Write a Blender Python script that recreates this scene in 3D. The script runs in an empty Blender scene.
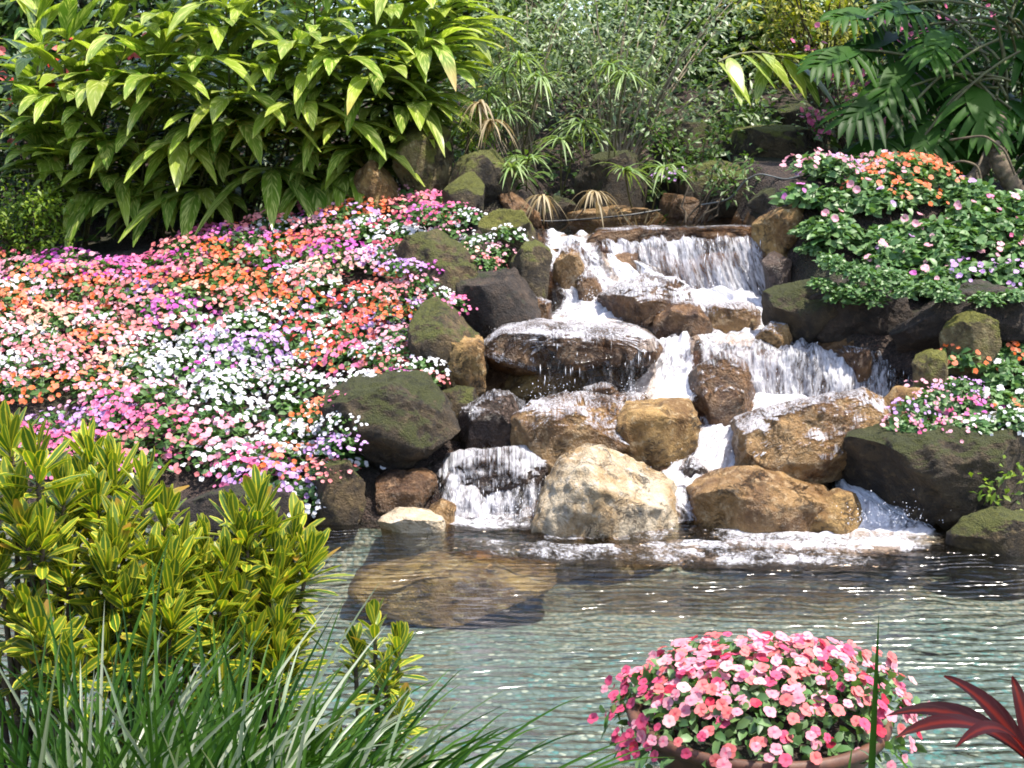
import bpy, bmesh, math, random
import numpy as np
from mathutils import Vector

# ------------------------------------------------------------------ camera, world, sun, exposure
F, CX, CY, HOR, CAMZ = 1407.0, 512.0, 384.0, 150.0, 2.3
PITCH = math.atan((CY - HOR) / F)
scene = bpy.context.scene
col = scene.collection
cam_d = bpy.data.cameras.new("camera")
cam_d.sensor_width = 36.0
cam_d.lens = F / 1024 * 36
cam_d.clip_start, cam_d.clip_end = 0.05, 500
cam = bpy.data.objects.new("camera", cam_d)
cam.location = (0, 0, CAMZ)
cam.rotation_euler = (math.pi / 2 - PITCH, 0, 0)
col.objects.link(cam)
scene.camera = cam

SUN_DIR = Vector((0.32, -0.13, 0.94)).normalized()      # towards the sun
sun_el = math.asin(SUN_DIR.z)
sun_az = math.atan2(SUN_DIR.x, SUN_DIR.y)
w = bpy.data.worlds.new("World")
scene.world = w
w.use_nodes = True
nt = w.node_tree
sky = nt.nodes.new("ShaderNodeTexSky")
sky.sky_type = 'NISHITA'
sky.sun_disc = False
sky.sun_elevation = sun_el
sky.sun_rotation = sun_az
sky.air_density = 1.0
sky.dust_density = 2.0
nt.links.new(sky.outputs[0], nt.nodes["Background"].inputs[0])
nt.nodes["Background"].inputs[1].default_value = 0.15
sd = bpy.data.lights.new("sun", 'SUN')
sd.energy = 3.4
sd.angle = math.radians(0.5)
sd.color = (1.0, 0.94, 0.83)
sun = bpy.data.objects.new("sun", sd)
sun.rotation_euler = SUN_DIR.to_track_quat('Z', 'Y').to_euler()
col.objects.link(sun)
scene.view_settings.view_transform = 'Standard'
scene.view_settings.look = 'None'
scene.view_settings.exposure = 1.45
scene.view_settings.gamma = 1.0
scene.render.engine = 'CYCLES'
scene.cycles.use_denoising = True
scene.cycles.filter_width = 1.8
scene.cycles.max_bounces = 7
scene.cycles.diffuse_bounces = 4
scene.cycles.glossy_bounces = 3
scene.cycles.transmission_bounces = 4
scene.cycles.transparent_max_bounces = 20
scene.cycles.caustics_reflective = False
scene.cycles.caustics_refractive = False

R = np.random.RandomState(7)
random.seed(7)

# ------------------------------------------------------------------ maths helpers
cp, sp = math.cos(PITCH), math.sin(PITCH)


def P(px, py, Y):
    a, b = (px - CX) / F, (CY - py) / F
    d = np.array([a, cp + b * sp, -sp + b * cp])
    return np.array([0, 0, CAMZ]) + d * (Y / d[1])


def proj(x, y, z):
    dz = z - CAMZ
    dep = y * cp - dz * sp
    up = y * sp + dz * cp
    return CX + F * x / dep, CY - F * up / dep


def nrm(v):
    return v / (np.linalg.norm(v, axis=-1, keepdims=True) + 1e-9)


def _hash(ix, iy, iz, s):
    n = (ix * 374761393 + iy * 668265263 + iz * 2147483647 + s * 974634777) & 0xffffffff
    n = ((n ^ (n >> 13)) * 1274126177) & 0xffffffff
    n = (n ^ (n >> 16)) & 0xffff
    return n / 32767.5 - 1.0


def vnoise(p, s=0):
    p = np.asarray(p, float)
    i = np.floor(p).astype(np.int64)
    f = p - i
    f = f * f * f * (f * (f * 6 - 15) + 10)
    out = 0
    for dx in (0, 1):
        wx = f[..., 0] if dx else 1 - f[..., 0]
        for dy in (0, 1):
            wy = f[..., 1] if dy else 1 - f[..., 1]
            for dz in (0, 1):
                wz = f[..., 2] if dz else 1 - f[..., 2]
                out = out + wx * wy * wz * _hash(i[..., 0] + dx, i[..., 1] + dy, i[..., 2] + dz, s)
    return out


def fbm(p, s=0, o=4, g=0.5):
    r, a = 0, 1.0
    for k in range(o):
        r = r + a * vnoise(p * 2 ** k, s + k)
        a *= g
    return r


def sstep(a, b, x):
    t = np.clip((x - a) / (b - a), 0, 1)
    return t * t * (3 - 2 * t)


def inpoly(px, py, poly):
    px, py = np.asarray(px), np.asarray(py)
    r = np.zeros(px.shape, bool)
    n = len(poly)
    for i in range(n):
        x0, y0 = poly[i]
        x1, y1 = poly[(i + 1) % n]
        c = ((y0 > py) != (y1 > py)) & (px < (x1 - x0) * (py - y0) / (y1 - y0 + 1e-9) + x0)
        r ^= c
    return r


# ------------------------------------------------------------------ mesh builder
class MB:
    def __init__(self):
        self.v, self.q, self.t, self.l, self.n = [], [], [], [], 0

    def add(self, v, q=None, t=None, l=None):
        v = np.asarray(v, float).reshape(-1, 3)
        if q is not None:
            self.q.append(np.asarray(q, int).reshape(-1, 4) + self.n)
        if t is not None:
            self.t.append(np.asarray(t, int).reshape(-1, 3) + self.n)
        self.l.append(np.zeros((len(v), 3)) if l is None else np.asarray(l, float).reshape(-1, 3))
        self.v.append(v)
        self.n += len(v)

    def mesh(self, name, mat, origin=(0, 0, 0), smooth=True):
        v = np.concatenate(self.v) - np.asarray(origin, float)
        q = np.concatenate(self.q) if self.q else np.zeros((0, 4), int)
        t = np.concatenate(self.t) if self.t else np.zeros((0, 3), int)
        me = bpy.data.meshes.new(name)
        me.vertices.add(len(v))
        me.vertices.foreach_set("co", v.astype(np.float32).ravel())
        loops = np.concatenate([q.ravel(), t.ravel()]).astype(np.int32)
        me.loops.add(len(loops))
        me.loops.foreach_set("vertex_index", loops)
        st = np.concatenate([np.arange(len(q)) * 4, len(q) * 4 + np.arange(len(t)) * 3]).astype(np.int32)
        me.polygons.add(len(st))
        me.polygons.foreach_set("loop_start", st)
        a = me.attributes.new("luv", 'FLOAT_VECTOR', 'POINT')
        a.data.foreach_set("vector", np.concatenate(self.l).astype(np.float32).ravel())
        me.polygons.foreach_set("use_smooth", np.full(len(st), smooth))
        me.update(calc_edges=True)
        me.validate()
        if mat:
            me.materials.append(mat)
        return me


def link(name, data, loc=(0, 0, 0), parent=None):
    o = bpy.data.objects.new(name, data)
    o.location = loc
    col.objects.link(o)
    if parent is not None:
        o.parent = parent
    return o


def tag(o, label=None, cat=None, group=None, kind=None):
    if label: o["label"] = label
    if cat: o["category"] = cat
    if group: o["group"] = group
    if kind: o["kind"] = kind
    return o


def thing(name, label, cat, loc, group=None):
    return tag(link(name, None, tuple(loc)), label, cat, group)


def part(name, mb, mat, parent):
    """mesh in world coordinates, parented under a thing at parent.location"""
    return link(name, mb.mesh(name, mat, parent.location), (0, 0, 0), parent)


def leaves(mb, base, d, L, W, droop=0.3, fold=0.25, nu=5, prof='leaf', up=None, rnd=None, wave=0.0):
    base, d = np.asarray(base, float).reshape(-1, 3), nrm(np.asarray(d, float).reshape(-1, 3))
    N = len(base)
    L = np.broadcast_to(L, N).astype(float); W = np.broadcast_to(W, N).astype(float)
    droop = np.broadcast_to(droop, N).astype(float)
    if up is None: up = np.array([0, 0, 1.0])
    up = np.broadcast_to(up, (N, 3))
    rnd = R.rand(N) if rnd is None else np.broadcast_to(rnd, N)
    t = np.linspace(0, 1, nu)
    if prof == 'leaf': wp = np.sin(np.pi * np.clip(t, 0, 1) ** 0.85) ** 0.8 + 0.03
    elif prof == 'blade': wp = np.minimum(1, 0.55 + t * 3) * (1 - t ** 3) + 0.01
    elif prof == 'petal': wp = np.array([0.25, 0.95, 0.75]) if nu == 3 else np.interp(t, [0, .35, .7, .9, 1], [.2, .75, 1, .8, .45])
    elif prof == 'paddle': wp = np.interp(t, [0, .3, .6, .88, 1], [.25, .75, 1, .85, .25])
    down = np.array([0, 0, -1.0])
    c = base[:, None] + d[:, None] * (L[:, None] * t)[..., None] + down * (droop[:, None] * L[:, None] * t ** 2)[..., None]
    tan = nrm(d[:, None] + down * (2 * droop[:, None] * t)[..., None])
    side = nrm(np.cross(tan, up[:, None]))
    n = np.cross(side, tan)
    hw = (W[:, None] * 0.5 * wp)[..., None]
    wv = (wave * W[:, None] * np.sin(t * 9 + rnd[:, None] * 6))[..., None] * n
    v = np.stack([c - side * hw + n * hw * fold + wv, c, c + side * hw + n * hw * fold - wv], axis=2)
    i = np.arange(nu - 1)[:, None] * 3 + np.arange(2)[None]
    q = np.stack([i, i + 1, i + 4, i + 3], axis=-1).reshape(-1, 4)
    q = (np.arange(N) * nu * 3)[:, None, None] + q[None]
    l = np.zeros((N, nu, 3, 3))
    l[..., 0] = t[None, :, None]
    l[..., 1] = np.array([-1, 0, 1])[None, None]
    l[..., 2] = rnd[:, None, None]
    mb.add(v, q=q, l=l)


def tube(mb, pts, rad, n=7, rnd=None):
    pts = np.asarray(pts, float)
    m = len(pts)
    rad = np.broadcast_to(rad, m)
    tan = nrm(np.gradient(pts, axis=0))
    ref = np.where(np.abs(tan[:, 2:3]) > 0.9, np.array([[1.0, 0, 0]]), np.array([[0, 0, 1.0]]))
    a = nrm(np.cross(tan, ref)); b = np.cross(tan, a)
    th = np.linspace(0, 2 * np.pi, n, endpoint=False)
    v = pts[:, None] + rad[:, None, None] * (np.cos(th)[None, :, None] * a[:, None] + np.sin(th)[None, :, None] * b[:, None])
    i, j = np.meshgrid(np.arange(m - 1), np.arange(n), indexing='ij')
    q = np.stack([i * n + j, i * n + (j + 1) % n, (i + 1) * n + (j + 1) % n, (i + 1) * n + j], -1).reshape(-1, 4)
    l = np.zeros((m, n, 3)); l[..., 0] = np.linspace(0, 1, m)[:, None]; l[..., 2] = R.rand() if rnd is None else rnd
    mb.add(v, q=q, l=l)


def bez(a, b, c, n=10):
    t = np.linspace(0, 1, n)[:, None]
    return (1 - t) ** 2 * np.asarray(a) + 2 * t * (1 - t) * np.asarray(b) + t * t * np.asarray(c)


def flowers(mb, base, n, r, cup=0.25):
    """five-petalled blossoms: base (N,3), facing n (N,3), radius r"""
    base, n = np.asarray(base, float).reshape(-1, 3), nrm(np.asarray(n, float).reshape(-1, 3))
    N = len(base)
    r = np.broadcast_to(r, N).astype(float)
    u = nrm(np.cross(n, R.randn(N, 3))); v = np.cross(n, u)
    ph = R.rand(N) * 6.28
    rnd = R.rand(N)
    for k in range(5):
        a = ph + k * 2 * np.pi / 5 + R.randn(N) * 0.08
        d = np.cos(a)[:, None] * u + np.sin(a)[:, None] * v + n * (cup + R.randn(N) * 0.14)[:, None]
        leaves(mb, base, d, r * (0.92 + 0.2 * R.rand(N)), r * 1.15, droop=0.12, fold=0.1, nu=4, prof='petal', up=n, rnd=rnd)


# ------------------------------------------------------------------ materials
class NT:
    def __init__(self, name):
        self.m = bpy.data.materials.new(name)
        self.m.use_nodes = True
        self.t = self.m.node_tree
        for x in list(self.t.nodes): self.t.nodes.remove(x)
        self.out = self.n("ShaderNodeOutputMaterial")

    def n(self, typ, **kw):
        x = self.t.nodes.new(typ)
        for k, v in kw.items(): setattr(x, k, v)
        return x

    def set(self, sock, v):
        if hasattr(v, 'is_linked') or isinstance(v, bpy.types.NodeSocket): self.t.links.new(v, sock)
        elif isinstance(v, (tuple, list)) and len(v) == 3 and sock.type == 'RGBA': sock.default_value = (*v, 1)
        else: sock.default_value = v

    def mix(self, f, a, b, mode='MIX'):
        x = self.n("ShaderNodeMix", data_type='RGBA', blend_type=mode)
        self.set(x.inputs[0], f); self.set(x.inputs[6], a); self.set(x.inputs[7], b)
        return x.outputs[2]

    def math(self, op, a, b=0.0, c=0.0):
        x = self.n("ShaderNodeMath", operation=op)
        self.set(x.inputs[0], a); self.set(x.inputs[1], b); self.set(x.inputs[2], c)
        return x.outputs[0]

    def smooth(self, x, a, b, lo=0.0, hi=1.0):
        m = self.n("ShaderNodeMapRange", interpolation_type='SMOOTHSTEP')
        self.set(m.inputs[0], x); self.set(m.inputs[1], a); self.set(m.inputs[2], b)
        self.set(m.inputs[3], lo); self.set(m.inputs[4], hi)
        return m.outputs[0]

    def noise(self, vec, scale, detail=4, rough=0.55, dist=0.0):
        x = self.n("ShaderNodeTexNoise")
        self.set(x.inputs['Vector'], vec); x.inputs['Scale'].default_value = scale
        x.inputs['Detail'].default_value = detail; x.inputs['Roughness'].default_value = rough
        x.inputs['Distortion'].default_value = dist
        return x.outputs['Fac']

    def voro(self, vec, scale, feature='F1', out='Distance'):
        x = self.n("ShaderNodeTexVoronoi", feature=feature)
        self.set(x.inputs['Vector'], vec); x.inputs['Scale'].default_value = scale
        return x.outputs[out]

    def pos(self):
        return self.n("ShaderNodeNewGeometry").outputs['Position']

    def scale(self, vec, s):
        x = self.n("ShaderNodeMapping")
        self.set(x.inputs[0], vec); x.inputs['Scale'].default_value = s
        return x.outputs[0]

    def luv(self):
        x = self.n("ShaderNodeAttribute", attribute_name="luv")
        s = self.n("ShaderNodeSeparateXYZ")
        self.t.links.new(x.outputs['Vector'], s.inputs[0])
        return x.outputs['Vector'], s.outputs[0], s.outputs[1], s.outputs[2]

    def bump(self, h, strength=0.5, dist=0.02):
        x = self.n("ShaderNodeBump")
        self.set(x.inputs['Height'], h); x.inputs['Strength'].default_value = strength; x.inputs['Distance'].default_value = dist
        return x.outputs[0]

    def princ(self, color, rough=0.6, normal=None, spec=0.5, **kw):
        x = self.n("ShaderNodeBsdfPrincipled")
        self.set(x.inputs['Base Color'], color); self.set(x.inputs['Roughness'], rough)
        self.set(x.inputs['Specular IOR Level'], spec)
        if normal is not None: self.set(x.inputs['Normal'], normal)
        for k, v in kw.items(): self.set(x.inputs[k], v)
        return x.outputs[0]

    def mixs(self, f, a, b):
        x = self.n("ShaderNodeMixShader")
        self.set(x.inputs[0], f); self.set(x.inputs[1], a); self.set(x.inputs[2], b)
        return x.outputs[0]

    def done(self, s):
        self.t.links.new(s, self.out.inputs[0])
        return self.m


def rock_mat(name, c1, c2, c3, moss=0.0, wet=0.0, mossc=((0.07, 0.085, 0.012), (0.19, 0.19, 0.03))):
    k = NT(name)
    p = k.pos()
    n1 = k.noise(p, 3.2, 8, 0.62, 0.6)
    n2 = k.noise(p, 17, 6, 0.7)
    n3 = k.noise(p, 75, 3, 0.6)
    warp = k.n("ShaderNodeVectorMath", operation='ADD')
    nn = k.n("ShaderNodeTexNoise"); k.set(nn.inputs['Vector'], p); nn.inputs['Scale'].default_value = 6
    vs = k.n("ShaderNodeVectorMath", operation='SCALE'); k.set(vs.inputs[0], nn.outputs['Color']); vs.inputs['Scale'].default_value = 0.35
    k.set(warp.inputs[0], p); k.set(warp.inputs[1], vs.outputs[0])
    strata = k.noise(k.scale(warp.outputs[0], (1.2, 1.2, 5.0)), 4.0, 6, 0.7)
    crack = k.smooth(k.math('ABSOLUTE', k.math('SUBTRACT', strata, 0.5)), 0.0, 0.035, 0.85, 0.0)
    crack = k.math('MULTIPLY', crack, k.smooth(k.noise(p, 5.3, 3), 0.48, 0.66))
    c = k.mix(k.smooth(n1, 0.38, 0.62), c1, c2)
    c = k.mix(k.smooth(n2, 0.5, 0.72), c, c3)
    c = k.mix(k.smooth(n2, 0.47, 0.3, 0, 0.55), c, (c1[0] * .35, c1[1] * .33, c1[2] * .33))
    c = k.mix(k.smooth(n3, 0.55, 0.75, 0, 0.35), c, (c2[0] * .4, c2[1] * .4, c2[2] * .4))
    c = k.mix(crack, c, (0.02, 0.014, 0.01))
    h = k.math('ADD', k.math('MULTIPLY', n2, 0.7), k.math('MULTIPLY', n3, 0.35))
    h = k.math('SUBTRACT', h, k.math('MULTIPLY', crack, 0.7))
    rough = k.smooth(n2, 0.3, 0.7, 0.28 if wet else 0.75, 0.5 if wet else 0.9)
    if moss:
        g = k.n("ShaderNodeNewGeometry")
        s = k.n("ShaderNodeSeparateXYZ"); k.t.links.new(g.outputs['Normal'], s.inputs[0])
        mm = k.math('ADD', k.math('MULTIPLY', s.outputs[2], 0.35), k.noise(p, 4.0, 6, 0.65))
        mk = k.smooth(mm, 1.02 - moss * 0.6, 1.2 - moss * 0.6)
        mc = k.mix(k.noise(p, 30, 4), mossc[0], mossc[1])
        c = k.mix(mk, c, mc)
        rough = k.math('MAXIMUM', rough, k.math('MULTIPLY', mk, 0.9))
        h = k.math('ADD', h, k.math('MULTIPLY', mk, k.noise(p, 120, 2)))
    return k.done(k.princ(c, rough, k.bump(h, 1.0, 0.05)))


def leaf_mat(name, c1, c2, trans=0.3, rough=0.45, vein=None, old=None, stripes=None, edge=None, tr=None, spec=0.5, tip=None):
    k = NT(name)
    v, t, s, r = k.luv()
    c = k.mix(r, c1, c2)
    ab = k.math('ABSOLUTE', s)
    if stripes:      # pinnate variegation: slanted streaks that run from midrib to margin
        q = k.n("ShaderNodeCombineXYZ")
        k.set(q.inputs[0], k.math('SUBTRACT', k.math('MULTIPLY', t, 9.0), k.math('MULTIPLY', ab, 3.0)))
        k.set(q.inputs[1], k.math('MULTIPLY', r, 40)); k.set(q.inputs[2], s)
        c = k.mix(k.smooth(k.noise(q.outputs[0], 1.6, 2), stripes[1], stripes[1] + .16), c, stripes[0])
    if vein: c = k.mix(k.smooth(ab, 0.0, vein[1], 1, 0), c, vein[0])
    if edge: c = k.mix(k.smooth(ab, edge[1], edge[1] + .15), c, edge[0])
    if tip: c = k.mix(k.smooth(t, tip[1], 1.0), c, tip[0])
    if old: c = k.mix(k.smooth(k.math('ADD', k.math('FRACT', k.math('MULTIPLY', r, 13.7)), k.math('MULTIPLY', t, 0.12)), old[1], old[1] + .05), c, old[0])
    hs = k.n("ShaderNodeHueSaturation")
    k.set(hs.inputs['Value'], k.math('ADD', 0.75, k.math('MULTIPLY', k.math('FRACT', k.math('MULTIPLY', r, 7.3)), 0.5)))
    k.set(hs.inputs['Color'], c)
    c = hs.outputs[0]
    a = k.princ(c, rough, spec=spec)
    b = k.n("ShaderNodeBsdfTranslucent")
    if tr is None: tc = k.mix(1.0, c, (1.25, 1.35, 0.55), 'MULTIPLY')
    else: tc = k.mix(1.0, c, tr, 'MULTIPLY')
    k.set(b.inputs[0], tc)
    return k.done(k.mixs(trans, a, b.outputs[0]))


def petal_mat(name, c, eye=None, wh=0.19):
    k = NT(name)
    v, t, s, r = k.luv()
    cc = k.mix(r, tuple(x * 0.8 for x in c), tuple(min(.86, x * (1 - wh) + wh * .9) for x in c))
    if eye: cc = k.mix(k.smooth(t, 0.0, 0.35, 1, 0), cc, eye)
    a = k.princ(cc, 0.55, spec=0.3)
    b = k.n("ShaderNodeBsdfTranslucent"); k.set(b.inputs[0], cc)
    return k.done(k.mixs(0.35, a, b.outputs[0]))


def plain(name, c1, c2=None, rough=0.7, scale=12, bump=0.4, spec=0.5):
    k = NT(name)
    p = k.pos()
    n = k.noise(p, scale, 6, 0.65)
    c = k.mix(k.smooth(n, 0.35, 0.65), c1, c2 or tuple(x * .6 for x in c1))
    return k.done(k.princ(c, rough, k.bump(n, bump, 0.02), spec=spec))


def soil_mat():
    k = NT("soil")
    p = k.pos()
    n = k.noise(p, 28, 6, 0.75)
    v = k.voro(p, 55)
    c = k.mix(k.smooth(n, 0.35, 0.7), (0.016, 0.010, 0.008), (0.075, 0.045, 0.032))
    c = k.mix(k.smooth(k.noise(p, 90, 2), 0.62, 0.72), c, (0.16, 0.10, 0.075))
    c = k.mix(k.smooth(k.noise(p, 1.2, 3), 0.5, 0.65), c, (0.03, 0.032, 0.012))
    return k.done(k.princ(c, 0.9, k.bump(k.math('ADD', n, v), 1.0, 0.03)))


def pebble_mat():
    k = NT("pond_pebbles")
    p = k.pos()
    colr = k.voro(p, 30, 'F1', 'Color')
    sx = k.n("ShaderNodeSeparateColor"); k.t.links.new(colr, sx.inputs[0])
    c = k.mix(sx.outputs[0], (0.085, 0.115, 0.105), (0.20, 0.235, 0.205))
    c = k.mix(k.smooth(sx.outputs[1], 0.8, 0.9), c, (0.48, 0.47, 0.38))
    c = k.mix(k.smooth(sx.outputs[2], 0.82, 0.9), c, (0.07, 0.22, 0.21))
    py_ = k.n('ShaderNodeSeparateXYZ'); k.t.links.new(p, py_.inputs[0])
    c = k.mix(k.smooth(k.math('ADD', k.math('MULTIPLY', k.noise(p, 1.1, 4), 0.8), k.smooth(py_.outputs[1], 6.6, 8.3, 0, .35)), 0.42, 0.66), c, k.mix(sx.outputs[0], (0.16, 0.15, 0.115), (0.33, 0.29, 0.215)))
    c = k.mix(0.3, c, k.mix(k.smooth(py_.outputs[1], 6.0, 8.2), (0.10, 0.145, 0.14), (0.20, 0.18, 0.14)))
    d = k.voro(p, 30)
    c = k.mix(k.smooth(d, 0.4, 0.65), c, (0.10, 0.125, 0.105))
    return k.done(k.princ(c, 0.6, k.bump(d, 0.5, -0.02)))


def pond_water_mat():
    k = NT("pond_water")
    p = k.pos()
    w1 = k.n("ShaderNodeTexWave", wave_type='BANDS', bands_direction='Y', wave_profile='SIN')
    k.set(w1.inputs['Vector'], k.scale(p, (0.55, 1.0, 0.0)))
    w1.inputs['Scale'].default_value = 3.3; w1.inputs['Distortion'].default_value = 11.0
    w1.inputs['Detail'].default_value = 2.0; w1.inputs['Detail Scale'].default_value = 1.1
    r2 = k.noise(k.scale(p, (1.0, 2.9, 0)), 4.4, 2, 0.4, 0.6)
    s = k.n("ShaderNodeSeparateXYZ"); k.t.links.new(p, s.inputs[0])
    near = k.smooth(s.outputs[1], 6.6, 8.4)
    r3 = k.noise(p, 13.0, 1, 0.4)
    h = k.math('ADD', k.math('MULTIPLY', w1.outputs['Fac'], 0.17), k.math('MULTIPLY', r2, 0.50))
    h = k.math('ADD', h, k.math('MULTIPLY', r3, k.math('MULTIPLY', near, 0.38)))
    b = k.bump(h, 1.0, 0.075)
    f = k.n("ShaderNodeFresnel"); f.inputs[0].default_value = 1.42; k.set(f.inputs['Normal'], b)
    tr = k.n("ShaderNodeBsdfTransparent"); k.set(tr.inputs[0], (0.82, 0.87, 0.85))
    gl = k.n("ShaderNodeBsdfGlossy"); gl.inputs['Roughness'].default_value = 0.16; k.set(gl.inputs['Normal'], b)
    k.set(gl.inputs['Color'], (0.95, 0.95, 0.97))
    return k.done(k.mixs(k.math('MINIMUM', k.math('MULTIPLY', f.outputs[0], 1.15), 1.0), tr.outputs[0], gl.outputs[0]))


def foam_mat(name, sx, sy, lo, hi, clearc=(0.78, 0.68, 0.58), fine=0.35, top=0.92):
    """flowing water: clear film where calm, white aerated water in streaks along the flow (luv.x = along, luv.y = across, luv.z = aeration)"""
    k = NT(name)
    v, t, s, d = k.luv()
    q = k.scale(v, (sx, sy, 0.0))
    n = k.noise(q, 1.0, 5, 0.62, 0.9)
    n2 = k.noise(k.scale(v, (sx * 4.3, sy * 3.2, 0)), 1.0, 3, 0.65)
    m = k.math('ADD', k.math('MULTIPLY', n, 1 - fine), k.math('MULTIPLY', n2, fine))
    n3 = k.noise(k.scale(v, (sx * .35, sy * .2, 0)), 1.0, 2, 0.5, 0.4)
    m = k.math('ADD', m, k.math('MULTIPLY', k.math('SUBTRACT', n3, 0.5), 0.55))
    m = k.math('ADD', m, k.math('MULTIPLY', k.math('SUBTRACT', d, 0.6), 0.55))
    mask = k.smooth(m, lo, hi, 0.0, top)
    b = k.bump(k.math('ADD', n, k.math('MULTIPLY', n2, 0.6)), 0.9, 0.03)
    white = k.princ(k.mix(n2, (0.70, 0.68, 0.74), (0.86, 0.85, 0.88)), 0.25, b)
    tl = k.n("ShaderNodeBsdfTranslucent"); k.set(tl.inputs[0], (0.85, 0.83, 0.88))
    white = k.mixs(0.25, white, tl.outputs[0])
    f = k.n("ShaderNodeFresnel"); f.inputs[0].default_value = 1.33; k.set(f.inputs['Normal'], b)
    tr = k.n("ShaderNodeBsdfTransparent"); k.set(tr.inputs[0], clearc)
    gl = k.n("ShaderNodeBsdfGlossy"); gl.inputs['Roughness'].default_value = 0.07; k.set(gl.inputs['Normal'], b)
    clear = k.mixs(f.outputs[0], tr.outputs[0], gl.outputs[0])
    return k.done(k.mixs(mask, clear, white))


M = {}
M['soil'] = soil_mat()
M['pebbles'] = pebble_mat()
M['pond'] = pond_water_mat()
M['pale'] = rock_mat("pale_limestone", (0.34, 0.22, 0.10), (0.50, 0.41, 0.29), (0.58, 0.51, 0.42))
M['ochre'] = rock_mat("ochre_rock", (0.15, 0.075, 0.02), (0.36, 0.22, 0.075), (0.43, 0.32, 0.18))
M['brown'] = rock_mat("brown_wet_rock", (0.065, 0.030, 0.013), (0.17, 0.085, 0.031), (0.30, 0.18, 0.095), wet=1)
M['tan'] = rock_mat("tan_wet_rock", (0.14, 0.070, 0.023), (0.31, 0.18, 0.068), (0.45, 0.32, 0.18), wet=1)
M['darkwet'] = rock_mat("dark_wet_rock", (0.03, 0.018, 0.014), (0.08, 0.048, 0.032), (0.16, 0.11, 0.085), wet=1)
M['mossy'] = rock_mat("mossy_rock", (0.028, 0.019, 0.010), (0.085, 0.058, 0.027), (0.16, 0.12, 0.06), moss=0.8, mossc=((0.045, 0.055, 0.008), (0.20, 0.20, 0.03)))
M['mossdark'] = rock_mat("dark_mossy_rock", (0.020, 0.013, 0.007), (0.052, 0.034, 0.016), (0.10, 0.07, 0.035), moss=0.72, mossc=((0.022, 0.028, 0.005), (0.085, 0.088, 0.014)))
M['mossgold'] = rock_mat("golden_mossy_rock", (0.07, 0.05, 0.02), (0.2, 0.15, 0.06), (0.3, 0.25, 0.13), moss=0.85, mossc=((0.07, 0.08, 0.012), (0.27, 0.25, 0.04)))
M['mossedge'] = rock_mat("mossy_ochre_rock", (0.024, 0.015, 0.008), (0.085, 0.054, 0.022), (0.18, 0.125, 0.055), moss=0.66, mossc=((0.035, 0.045, 0.008), (0.15, 0.15, 0.022)))
M['soilrock'] = rock_mat("soil_covered_rock", (0.017, 0.011, 0.008), (0.040, 0.026, 0.017), (0.09, 0.06, 0.04), moss=0.4, mossc=((0.02, 0.03, 0.006), (0.06, 0.07, 0.015)))
M['fall'] = foam_mat("falling_water", 3.6, 17.0, 0.38, 0.74, fine=.42, top=.88)
M['froth'] = foam_mat("frothing_water", 7.0, 13.0, 0.36, 0.68, fine=.5, top=.97)
M['film'] = foam_mat("water_film", 9.0, 20.0, 0.40, 0.80, fine=.6, top=.85)
k = NT("water_drops"); M['drop'] = k.done(k.princ((0.85, 0.84, 0.88), 0.15))

M['ginger'] = leaf_mat("ginger_leaf", (0.10, 0.19, 0.02), (0.27, 0.34, 0.04), 0.34, 0.28, old=((0.42, 0.30, 0.10), 1.06), stripes=((0.52, 0.55, 0.17), 0.49), vein=((0.30, 0.36, 0.08), 0.10))
M['cane'] = plain("cane", (0.10, 0.11, 0.03), (0.06, 0.05, 0.02), 0.6, 20)
M['croton'] = leaf_mat("croton_leaf", (0.035, 0.10, 0.012), (0.17, 0.24, 0.02), 0.30, 0.34, old=((0.35, 0.20, 0.03), 1.05), vein=((0.62, 0.52, 0.04), 0.22), edge=((0.50, 0.44, 0.035), 0.74), stripes=((0.48, 0.42, 0.03), 0.64))
M['wood'] = plain("twig_bark", (0.12, 0.085, 0.05), (0.06, 0.045, 0.03), 0.85, 30)
M['palewood'] = plain("pale_bark", (0.34, 0.27, 0.19), (0.2, 0.15, 0.1), 0.85, 25)
M['grass'] = leaf_mat("strap_grass", (0.012, 0.045, 0.006), (0.055, 0.125, 0.014), 0.28, 0.45, spec=.15)
M['palegrass'] = leaf_mat("pale_strap_grass", (0.16, 0.22, 0.12), (0.36, 0.38, 0.28), 0.28, 0.38)
M['impleaf'] = leaf_mat("impatiens_leaf", (0.04, 0.11, 0.02), (0.10, 0.19, 0.045), 0.25, 0.5)
M['impleaf2'] = leaf_mat("impatiens_leaf_bright", (0.055, 0.135, 0.035), (0.15, 0.25, 0.085), 0.25, 0.45)
M['silver'] = leaf_mat("silvery_leaf", (0.15, 0.21, 0.09), (0.28, 0.34, 0.19), 0.3, 0.4)
M['bright'] = leaf_mat("bright_leaf", (0.11, 0.20, 0.02), (0.24, 0.32, 0.03), 0.4, 0.45)
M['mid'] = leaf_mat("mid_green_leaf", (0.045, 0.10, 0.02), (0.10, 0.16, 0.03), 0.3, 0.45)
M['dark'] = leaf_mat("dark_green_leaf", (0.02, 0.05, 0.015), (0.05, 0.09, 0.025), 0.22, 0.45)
M['yellowleaf'] = leaf_mat("yellow_green_leaf", (0.16, 0.20, 0.02), (0.36, 0.33, 0.04), 0.4, 0.45)
M['redleaf'] = leaf_mat("maroon_leaf", (0.022, 0.006, 0.008), (0.05, 0.007, 0.008), 0.4, 0.45, spec=.08, tr=(2.2, 0.6, 0.35), vein=((0.11, 0.012, 0.008), 0.45), stripes=((0.035, 0.012, 0.014), 0.5))
M['sedge'] = leaf_mat("sedge_blade", (0.13, 0.22, 0.06), (0.28, 0.36, 0.14), 0.3, 0.4)
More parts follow.
